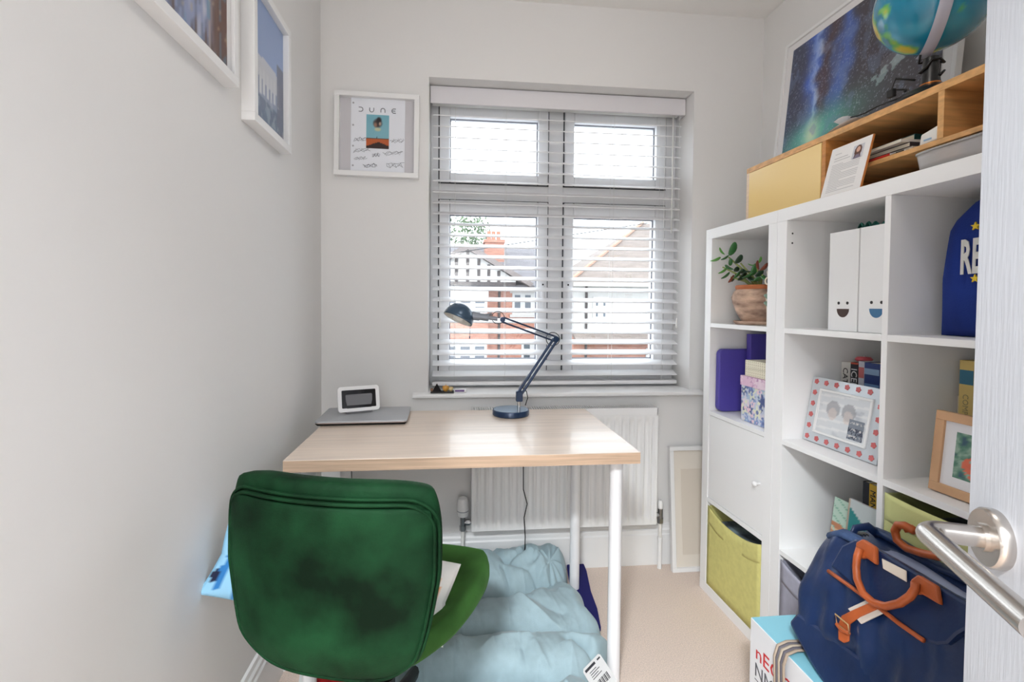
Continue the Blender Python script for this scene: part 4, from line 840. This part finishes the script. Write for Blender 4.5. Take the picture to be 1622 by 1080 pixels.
# paper card leaning on the organiser
cs = onK(1299, 312, .004)[0]; ce = onK(1362, 297, .004)[0]; chh = onK(1383, 208, .035)[1]-KT
cd = kthing('framed_letter', 'printed letter with a portrait photo propped against the organiser', 'letter', cs, .004, KT); lean = math.atan2(.036, chh); cd.rotation_euler = (Matrix.Rotation(KRI, 3, 'Z') @ Matrix.Rotation(-lean, 3, 'X')).to_euler()
cw = ce-cs; box(0, cw, .0006, .006, 0, chh).build('board', M('oak_board_edge', (206, 132, 70), .5), cd)
box(.001, cw-.001, 0, .0007, .001, chh-.001).build('sheet', M('letter_paper', (238, 236, 234), .7), cd)
mb = MB()
for k in range(17):
    z = chh*(.62-.034*k); mb.box(cw*.12, cw*(.12+.7*(1 if k % 5 else .4)), -.0004, .0, z, z+.0011)
mb.box(cw*.14, cw*.3, -.0004, 0, chh*.84, chh*.85).box(cw*.14, cw*.48, -.0004, 0, chh*.75, chh*.762).box(cw*.14, cw*.55, -.0004, 0, chh*.70, chh*.71); mb.build('print_lines', M('letter_ink', (186, 184, 186), .8), cd)
u, v = UV(20, 26); im = base(u, (206, 206, 212)); paint(im, (((u-.5)/.34)**2+((v-.55)/.42)**2 < 1)*1., (92, 58, 46)); paint(im, (((u-.5)/.17)**2+((v-.66)/.2)**2 < 1)*1., (216, 170, 148)); paint(im, ((((u-.5)/.36)**2+((v-.0)/.3)**2) < 1)*1., (120, 112, 132)); paint(im, ((np.abs(u-.5) > .17) & (np.abs(u-.5) < .3) & (v < .6) & (v > .15))*1., (86, 50, 40))
cpatch('portrait', flat((cw*.6, -.0008, chh*.62), (cw*.26, 0, 0), (0, 0, chh*.26)), im, cd)
# clear container
ct0 = onK(1440, 262, .0)[0]
tub = kthing('plastic_tub', 'shallow translucent plastic tub of odds and ends at the front of the shelf top', 'tub', ct0, .002, KT)
PLA = M('translucent_plastic', (226, 222, 220), .25, trans=.55)
def tubf(u, v):
    a = 2*math.pi*u; sx = abs(math.cos(a))**.35*math.copysign(1, math.cos(a)); sy = abs(math.sin(a))**.35*math.copysign(1, math.sin(a)); k = .93+.07*v
    return Vector((.11+sx*.11*k, .045+sy*.043*k, .001+v*.038))
f = MB().grid(tubf, 48, 3, wrap=True).build('wall', PLA, tub, smooth=True, fix=False); solid(f, .0015, 0)
MB().tube([tubf(i/48, 1) for i in range(48)], .003, n=6, closed=True).build('rim', PLA, tub, smooth=True)
MB().add([tubf(i/48, 0) for i in range(48)], [tuple(range(48))]).build('floor', PLA, tub)
t = kthing('card_block', 'brown card block standing in the plastic tub', 'block', ct0+.042, .03, KT+.0035); box(0, .055, 0, .02, 0, .043).build('block', M('brown_card', (196, 152, 112), .7), t, bevel=.002); box(.0555, .058, .002, .018, .004, .04).build('end_label', M('orange_label', (214, 130, 70), .6), t)
for k, (ds, nm) in enumerate(((.105, 'left'), (.155, 'right'))):
    t = kthing('sock_ball', 'rolled navy sock in the plastic tub, '+('beside the brown block' if k == 0 else 'furthest from the brown block'), 'socks', ct0+ds, .045, KT+.004, 'rolled navy socks'); MB().lathe([(.0005, 0), (.018, .006), (.025, .022), (.02, .04), (.0005, .047)], 20).build('roll', M('navy_sock', (30, 40, 110), .9), t, smooth=True); MB().tube([(.012*math.cos(a*.5), .012*math.sin(a*.5), .044-.002*(a % 2)) for a in range(13)], .003, n=6).build('cuff', MATS['navy_sock'], t, smooth=True)

# poster frame leaning on the wall
gf = picture_frame('poster_frame', 'large white framed starry sky poster leaning on the wall above the shelves', 'poster', KW(.352, .278, oh+.001), KRI, .71, .565, .02, .012, WHITE, lean=math.atan2(.055, .56), recess=.006, backmat=M('poster_mat', (234, 232, 232), .7))
u, v = UV(240, 180); n = fbm(u, v*.8, 6, 41, 5)/.97; fine = vnoise(u, v, 60, 8)
im = base(u, (60, 56, 66)); paint(im, np.clip((.45-u)*1.1, 0, .6), (36, 58, 116)); m2 = fbm(u*1.3+4, v*.7+2, 12, 77, 5)/.97
band = np.exp(-((u-.24+.05*(v-.5)-.16*(n-.5))/.085)**2); paint(im, band*.9, (62, 104, 210)); paint(im, np.exp(-((u-.41-.04*(v-.5)-.16*(n-.5))/.055)**2)*.8*np.clip((v-.1)*3, 0, 1), (72, 112, 206))
paint(im, np.exp(-((u-.235-.2*(m2-.5))/.034)**2)*np.clip(m2*1.5-.1, 0, 1), (206, 224, 250)); paint(im, np.exp(-((u-.325-.03*(v-.5)-.2*(n-.5))/.036)**2)*.85*np.clip((v-.15)*4, 0, 1), (74, 50, 60))
glow = np.exp(-((v-.16-.16*u)/.15)**2)*np.exp(-((u-.26)/.3)**2); paint(im, glow*.95, (96, 196, 172)); paint(im, np.exp(-((u-.24)/.06)**2)*np.exp(-((v-.2)/.12)**2)*.85, (226, 236, 196))
st_ = np.random.RandomState(5).rand(*u.shape); paint(im, (st_ > .955)*(v > .16)*.55, (206, 214, 240)); paint(im, np.clip((m2-.6)*4, 0, .35), (120, 140, 180)); paint(im, ((np.abs(v-.30-.55*(u-.55)-.12*(m2-.5)) < .02+.03*n) & (u > .55) & (m2 > .45))*.7, (150, 176, 176)); paint(im, ((np.abs(v-.45-.3*(u-.75)) < .05) & (u > .68))*.4*m2, (210, 206, 214))
hor = .10+.10*np.clip(u-.4, 0, 1)+.06*(fbm(u, v*0, 14, 3)/.9-.5); paint(im, (v < hor)*1., (72, 72, 78)); paint(im, ((v < .06) & (u < .4))*.6, (110, 112, 116))
cpatch('poster_print', flat((-.355+.045, .0052, .04), (.62, 0, 0), (0, 0, .485)), im, gf, print_mat('print_gloss', .3, .2))
gl = box(-.343, .343, .0022, .0034, .012, .553).build('glazing', glass_mat('poster_glass', (1, 1, 1), .012), gf)
# globe
gdep = .126; gs, gh = onK(1478, 2, gdep); GR = .119; gz = gh-oh
gb = kthing('globe', 'light up world globe on a black stand', 'globe', gs, gdep, oh+.001)
ub = onK(1478, 133, gdep)
u, v = UV(120, 60); lon, lat = u*2*np.pi, (v-.5)*np.pi; X3, Y3, Z3 = np.cos(lat)*np.cos(lon), np.cos(lat)*np.sin(lon), np.sin(lat)
def n3(f, s): return (vnoise(X3*.5+1+Z3*.37, Y3*.5+1-Z3*.29, f, s)+vnoise(Y3*.5+2+X3*.31, Z3*.5+2, f, s+3)+vnoise(Z3*.5+3, X3*.5+3-Y3*.33, f, s+5))/3
L = .65*n3(4, 2)+.25*n3(9, 6)+.1*n3(20, 9)
im = base(u, (22, 128, 160)); paint(im, np.clip((n3(7, 12)-.5)*3, 0, .5), (60, 170, 196)); paint(im, np.clip((L-.535)*60, 0, 1), (96, 176, 90)); paint(im, np.clip((L-.56)*30, 0, 1), (216, 196, 64)); paint(im, np.clip((L-.62)*30, 0, 1), (206, 140, 60)); pass
TG = Matrix.Translation((0, 0, gz)) @ Matrix.Rotation(math.radians(23), 4, 'Y') @ Matrix.Rotation(1.9, 4, 'Z')
gsp = cpatch('sphere', lambda a, b: TG @ Vector((GR*math.cos((b-.5)*math.pi)*math.cos(a*2*math.pi), GR*math.cos((b-.5)*math.pi)*math.sin(a*2*math.pi), GR*math.sin((b-.5)*math.pi))), im, gb, print_mat('print_globe', .25, .5))
gsp.data.polygons.foreach_set('use_smooth', [True]*len(gsp.data.polygons))
MB().lathe([(.0005, .0), (.072, 0), (.074, .005), (.066, .016), (.04, .028), (.02, .04), (.018, .055), (.016, max(.07, gz-GR-.02))], 32).build('stand', M('black_gloss', (16, 16, 18), .3), gb, smooth='auto')
MB().lathe([(.0165, .03), (.021, .032), (.021, .042), (.0165, .044)], 20).build('brass_collar', M('brass', (190, 120, 60), .3, .9), gb, smooth='auto')
arcp = []; ra = GR+.008; vdir = Vector((.80, -.55, -.2)).normalized()
upv = Vector((.16, 0, .987)); upv = (upv-vdir*upv.dot(vdir)).normalized()
for i in range(33):
    a = math.radians(-92+184*i/32); arcp.append(Vector((0, 0, gz))+vdir*(ra*math.cos(a))+upv*(ra*math.sin(a)))
MB().tube(arcp, .013, n=10, flat=.2, up=-upv).build('meridian_arm', M('clear_grey_plastic', (186, 186, 200), .25), gb, smooth='auto')
crd = [Vector((.022*math.cos(a*.7)+.004*math.sin(a*2.1), .022*math.sin(a*.7), .055+.004*a+.008*math.sin(a*1.7))) for a in range(0, 16)]
MB().tube(crd, .0028, n=6).build('wrapped_cord', BLACK, gb, smooth=True)
MB().tube([(-.02, -.02, .06), (-.05, -.045, .075), (-.056, -.05, .05), (-.03, -.03, .04), (-.02, -.05, .03)], .0026, n=6).build('wrapped_cord', BLACK, gb, smooth=True)
MB().tube([(-.03, -.05, .02), (-.07, -.075, .012), (-.10, -.082, .006), (-.115, -.09, .004), (-.12, -.105, .001)], .002, n=6).build('trailing_cord', BLACK, gb, smooth=True)
MB().box(-.066, -.046, -.056, -.044, .03, .05).build('plug', BLACK, gb, bevel=.003)
for k in range(2): 
    o = MB().grid(lambda a, b: Vector((.13*a+.02*k, .09*b+.004*k, .001+.0012*k+(.03 if k else .012)*max(0, math.sin(a*3.1+k))*(1-b))), 8, 4).build('paper_sheet', WHITEM, smooth=True, fix=False)
    o.location = KW(gs-.24, OD+.004, oh+.001); o.rotation_euler = (0, 0, KRI); tag(o, ('curled upper' if k else 'flat lower')+' of two loose white papers beside the globe', 'paper', 'loose papers on the organiser')

# ================================================================== sewing machine box and bag
BX0, BX1, BY0, BY1, BZ = .80, 1.022, .765, 1.197, .33
mx = thing('machine_box', 'white and light blue sewing machine box on the carpet in front of the shelves', 'box', (BX0, BY0, 0))
box(0, BX1-BX0, 0, BY1-BY0, 0.001, BZ-.001).build('carton', M('white_carton', (232, 234, 238), .5), mx, bevel=.0015)
box(.002, BX1-BX0-.002, .002, BY1-BY0-.002, BZ-.0015, BZ).build('blue_top', M('pale_blue_card', (142, 208, 226), .45), mx)
RED = M('red_print', (206, 40, 44), .5); GRY = M('grey_print', (90, 92, 100), .5)
ta = onX(1197, 1019, BX0)
text('brand_lettering', 'nECCHI', .052, (-.0006, ta.y-BY0, ta.z-.036), (0, -1, 0), (0, 0, 1), RED, mx, xs=1.1)
text('model_lettering', 'NM2000', .05, (-.0006, ta.y-BY0+.002, ta.z-.083), (0, -1, 0), (0, 0, 1), GRY, mx, xs=.95)
box(-.0006, .0002, ta.y-BY0-.17, ta.y-BY0, ta.z-.094, ta.z-.092).build('print_rule', GRY, mx)
st = thing('webbing_strap', 'striped beige webbing strap draped over the machine box', 'strap', (BX0, BY0, 0))
ys = onX(1241, 1030, BX0).y-BY0
cols = [(176, 158, 140), (104, 100, 108), (190, 176, 158), (110, 106, 112), (186, 168, 150)]
for k in range(5):
    y0 = ys-.02+.008*k
    pth = [Vector((.16, y0+.03, BZ+.003)), Vector((.07, y0+.012, BZ+.004)), Vector((.02, y0+.003, BZ+.012)), Vector((-.006, y0, BZ+.006)), Vector((-.014, y0, BZ-.02)), Vector((-.012, y0-.002, BZ-.12)), Vector((-.006, y0-.006, BZ-.30))]
    MB().tube(pth, .0042, n=6, flat=.45, up=(0, 0, 1)).build('stripe', M('webbing_%d' % (k % 5), cols[k], .8, bump=.3, bscale=800), st, smooth=True)

NVY = M('navy_nylon', (24, 46, 88), .34, var=.25, vscale=10, bump=1.0, bscale=14, sheen=.1); NVYL = M('navy_twill', (58, 84, 128), .7, var=.15, vscale=60, bump=.3, bscale=400); LEA = M('tan_leather', (186, 92, 44), .45, var=.2, vscale=20, bump=.15, bscale=120)
bag = thing('weekend_bag', 'navy nylon weekend bag with tan leather handles sitting on the machine box', 'bag', (.95, .92, BZ+.002)); BO = Vector((.95, .92, BZ+.002))
SEC = [(.872, .334), (.852, .37), (.848, .42), (.862, .48), (.89, .552), (.925, .608), (.938, .614), (.95, .598), (.985, .588), (1.015, .608), (1.034, .616), (1.041, .56), (1.042, .45), (1.041, .334)]
NB = 56
def bagsec(t, k):
    n = len(SEC); kk = k*(n); i = int(kk) % n; f = kk-int(kk); p0, p1, p2, p3 = [SEC[(i+j-1) % n] for j in range(4)]
    def cr(a, b, c, d): return .5*(2*b+(c-a)*f+(2*a-5*b+4*c-d)*f*f+(3*b-a-3*c+d)*f**3)
    if i in (len(SEC)-1, len(SEC)-2): x, z = p1[0]+(p2[0]-p1[0])*f, p1[1]+(p2[1]-p1[1])*f
    else: x, z = cr(p0[0], p1[0], p2[0], p3[0]), cr(p0[1], p1[1], p2[1], p3[1])
    y = 1.145-t*.47; e = min(t, 1-t)*.47; r_ = math.sqrt(max(0, 1-(1-min(1, e/.07))**2)) if e < .07 else 1
    cx, cz = .955, .42; sc = .42+.58*r_
    x = cx+(x-cx)*sc; z = max(.334, cz+(z-cz)*(.66+.34*r_)-(.012*(1-r_)))
    y -= (.035*(z-.334)/.3)*(1 if t < .5 else 0)*(1-t*2)
    wv = .0035*math.sin(t*31+z*38)+.0035*math.sin(t*17-z*55+1)+.002*math.sin(t*60+z*20)
    if x < .99: x -= wv
    return Vector((min(x, 1.043), y, z))-BO
bb = MB().grid(lambda u, v: bagsec(v, u), NB, 44, wrap=True)
w = NB; bb.f += [tuple(range(w)), tuple(44*w+i for i in range(w-1, -1, -1))]
bb.build('bag_body', NVY, bag, smooth=True)
FN = Vector((-.232, 0, .077)).normalized(); FP = Vector((.858, 1., .44))
def onF(u_, v_, off=0): return onP(u_, v_, FP+FN*off, FN)-BO
z8 = lambda x, y: (1180+x/3.67, 800+y/3.67)
def fpatch(name, pts, mat, off, th, par=bag, bev=.0015):
    P = [onF(*z8(*p), off) for p in pts]; return MB().add(P+[p-FN*th for p in P], [tuple(range(len(P))), tuple(range(2*len(P)-1, len(P)-1, -1))]+[(i, (i+1) % len(P), len(P)+(i+1) % len(P), len(P)+i) for i in range(len(P))]).build(name, mat, par, bevel=bev)
flap = fpatch('front_flap', [(490, 350), (560, 230), (640, 190), (760, 250), (1000, 390), (1330, 590), (1330, 700), (1230, 760), (1180, 810), (1110, 815), (1040, 790), (760, 590)], NVY, .012, .022, bev=.006)
fpatch('side_pocket', [(300, 620), (420, 700), (640, 860), (880, 1040), (1000, 1200), (560, 1200), (400, 960), (290, 760), (250, 680)], NVY, .004, .03, bev=.008)
MB().tube([onF(*z8(*p), .016) for p in ((485, 382), (620, 478), (760, 580), (900, 690), (1040, 788))], .0045, n=8).build('leather_piping', LEA, bag, smooth=True)
fpatch('webbing', [(595, 600), (715, 545), (800, 628), (672, 690)], M('cream_webbing', (216, 206, 196), .8, bump=.3, bscale=500), .018, .004)
strap = fpatch('leather_strap', [(560, 640), (615, 612), (720, 565), (770, 600), (660, 650), (605, 690), (600, 790), (570, 800), (540, 780), (540, 690)], LEA, .022, .005, bev=.002)
MB().tube([onF(*z8(*p), .026) for p in ((525, 632), (600, 695), (608, 745), (535, 690))], .0018, n=6, closed=True).build('buckle', M('gold_buckle', (214, 180, 130), .3, .9), strap)
MB().tube([onF(*z8(*p), .026) for p in ((533, 690), (560, 725), (606, 745))], .004, n=8).build('keeper_loop', LEA, strap)
for k, pg_ in enumerate(([(640, 215), (680, 193), (755, 240), (757, 347), (700, 305), (665, 308), (640, 300)], [(958, 430), (1000, 400), (1110, 465), (1130, 580), (1020, 515), (985, 515), (958, 500)])): fpatch('handle_tab', pg_, LEA, .026, .012, bev=.004)
MB().tube([onF(*z8(*p), .032) for p in ((668, 250), (652, 300), (646, 360), (652, 430), (685, 510), (745, 565), (820, 588), (900, 570), (960, 530), (988, 490), (990, 450))], .0075, n=12).build('front_handle', LEA, bag, smooth=True)
fpatch('maker_label', [(793, 308), (935, 380), (938, 447), (800, 368)], M('label_cream', (226, 214, 200), .6), .02, .003)
def tp_(y, x, z): return Vector((x, y, z-.013))-BO
MB().tube([tp_(1.085-.39*i/12, .934+.002*math.sin(i), .628+.006*math.sin(i*.7)-(.018 if i == 0 else 0)) for i in range(13)], .017, n=10, flat=.62, up=(0, 0, 1)).build('zip_band', NVYL, bag, smooth=True)
MB().tube([tp_(1.06-.37*i/12, 1.022, .632+.004*math.sin(i)) for i in range(13)], .014, n=10, flat=.7, up=(0, 0, 1)).build('zip_band', NVY, bag, smooth=True)
MB().grid(lambda a, b: tp_(1.0-.31*b, .955+.055*a, .617+.004*math.sin(a*6+b*9)), 6, 20).build('lining', M('grey_lining', (150, 158, 186), .7), bag, smooth=True, fix=False)
MB().tube([tp_(1.05, .95, .615), tp_(1.056, .968, .642), tp_(1.05, .995, .648), tp_(1.045, 1.018, .63)], .010, n=8, flat=.5, up=(0, 1, 0)).build('end_gusset', NVY, bag, smooth=True)
zt_ = MB()
for i in range(9): zt_.box(.960+.004*i-BO.x, .962+.004*i-BO.x, 1.045+.002*(i % 2)-BO.y, 1.062-BO.y, .612-BO.z, .618-BO.z)
zt_.build('zip_teeth', CHROME, bag)
MB().tube([onX(*z8(*p), 1.0)-BO for p in ((985, 150), (930, 118), (890, 115), (872, 150), (885, 205), (940, 250), (1030, 280), (1120, 298), (1210, 305), (1300, 315))], .0085, n=12).build('rear_handle', LEA, bag, smooth=True)
P = [onX(*z8(*p), 1.012)-BO for p in ((905, 105), (960, 115), (1010, 150), (930, 160))]; MB().add(P+[p+Vector((.006, 0, 0)) for p in P], [(0, 1, 2, 3), (7, 6, 5, 4), (0, 1, 5, 4), (1, 2, 6, 5), (2, 3, 7, 6), (3, 0, 4, 7)]).build('handle_tab', LEA, bag)

# ================================================================== ornaments on the window sill
SZ_ = .7865
a, b = onZ(682, 627, SZ_), onZ(719, 627, SZ_); YT = 2.055
a, b = onY(682, 626, YT), onY(719, 626, YT)
ty = thing('slate_tray', 'small black slate tray on the left end of the window sill', 'tray', (a.x, YT, SZ_)); tw = b.x-a.x
box(0, tw, -.012, .022, 0, .004).build('slate', BLACK, ty, bevel=.001); MB().box(0, tw, -.0125, -.0105, .004, .006).box(0, tw, .0205, .0225, .004, .006).build('raised_edge', BLACK, ty)
py = onY(692, 612, YT).x
t = thing('pyramid_ornament', 'black stone pyramid on the slate tray', 'ornament', (py, YT+.002, SZ_+.004)); MB().add([(-.02, -.012, 0), (.02, -.012, 0), (.02, .014, 0), (-.02, .014, 0), (0, .001, .036)], [(0, 3, 2, 1), (0, 1, 4), (1, 2, 4), (2, 3, 4), (3, 0, 4)]).build('pyramid', M('obsidian', (12, 9, 12), .6, spec=.2), t)
def stone(label, u_, z_, r, mat, seed, dy=.004):
    x_ = onY(u_, 615, YT).x; o_ = thing('crystal', label, 'stone', (x_, YT+dy, SZ_+z_)); rs = random.Random(seed)
    mb = MB(); mb.grid(lambda a, b: Vector((math.cos(2*math.pi*a)*math.sin(math.pi*b), math.sin(2*math.pi*a)*math.sin(math.pi*b)*.75, 1-math.cos(math.pi*b)))*r*(1+.18*math.sin(a*13+seed)*math.sin(b*9+seed)), 10, 7, wrap=True); mb.build('stone', mat, o_, fix=False); return o_
stone('amber coloured crystal on the slate tray beside the pyramid', 706, .004, .0135, M('amber', (232, 172, 70), .3, trans=.3), 2)
stone('pale citrine crystal at the right end of the slate tray', 714, .004, .0105, M('citrine', (240, 214, 160), .3, trans=.3), 5, .008)
stone('small brown stone at the left end of the slate tray', 684, .004, .007, M('brown_stone', (150, 110, 84), .5), 7)
a, b = onY(720, 625, YT+.01), onY(739, 625, YT+.01)
t = thing('trinket_box', 'small purple and white trinket box next to the slate tray', 'box', (a.x, YT+.004, SZ_)); tw = b.x-a.x
box(0, tw, 0, .03, 0, .014).build('box_body', WHITEM, t, bevel=.001); box(.002, tw-.01, -.0006, .001, .003, .011).build('purple_panel', M('purple_print', (110, 84, 140), .5), t)

# ================================================================== ceiling lights added out of view to brighten the room
p = hall_fill.location; r = thing('added_hall_light', 'round white flush ceiling light added unseen on the landing to brighten the room', 'ceiling light', (p.x, p.y, ZC))
MB().lathe([(.001, 0), (.24, 0), (.24, -.05), (.225, -.055)], 40).build('housing', WHITEM, r, smooth='auto')
hall_fill.parent = r; hall_fill.location = (0, 0, -.062)
r = thing('added_pendant', 'opal glass globe light added unseen below the ceiling to brighten the room', 'ceiling light', (.55, .75, ZC))  # added globe lamp, unseen, lifts the ceiling and upper walls
MB().lathe([(.001, 0), (.06, 0), (.058, -.012), (.02, -.02), (.02, -.06), (.045, -.066), (.045, -.08)], 32).build('lamp_holder', WHITEM, r, smooth='auto')
MB().lathe([(max(.0005, .105*math.sin(math.pi*i/16)), -.17-.105*math.cos(math.pi*i/16)*-1) for i in range(17)], 32).build('glass_globe', M('opal_glow', (255, 250, 244), .4, emit=13.5), r, smooth=True)
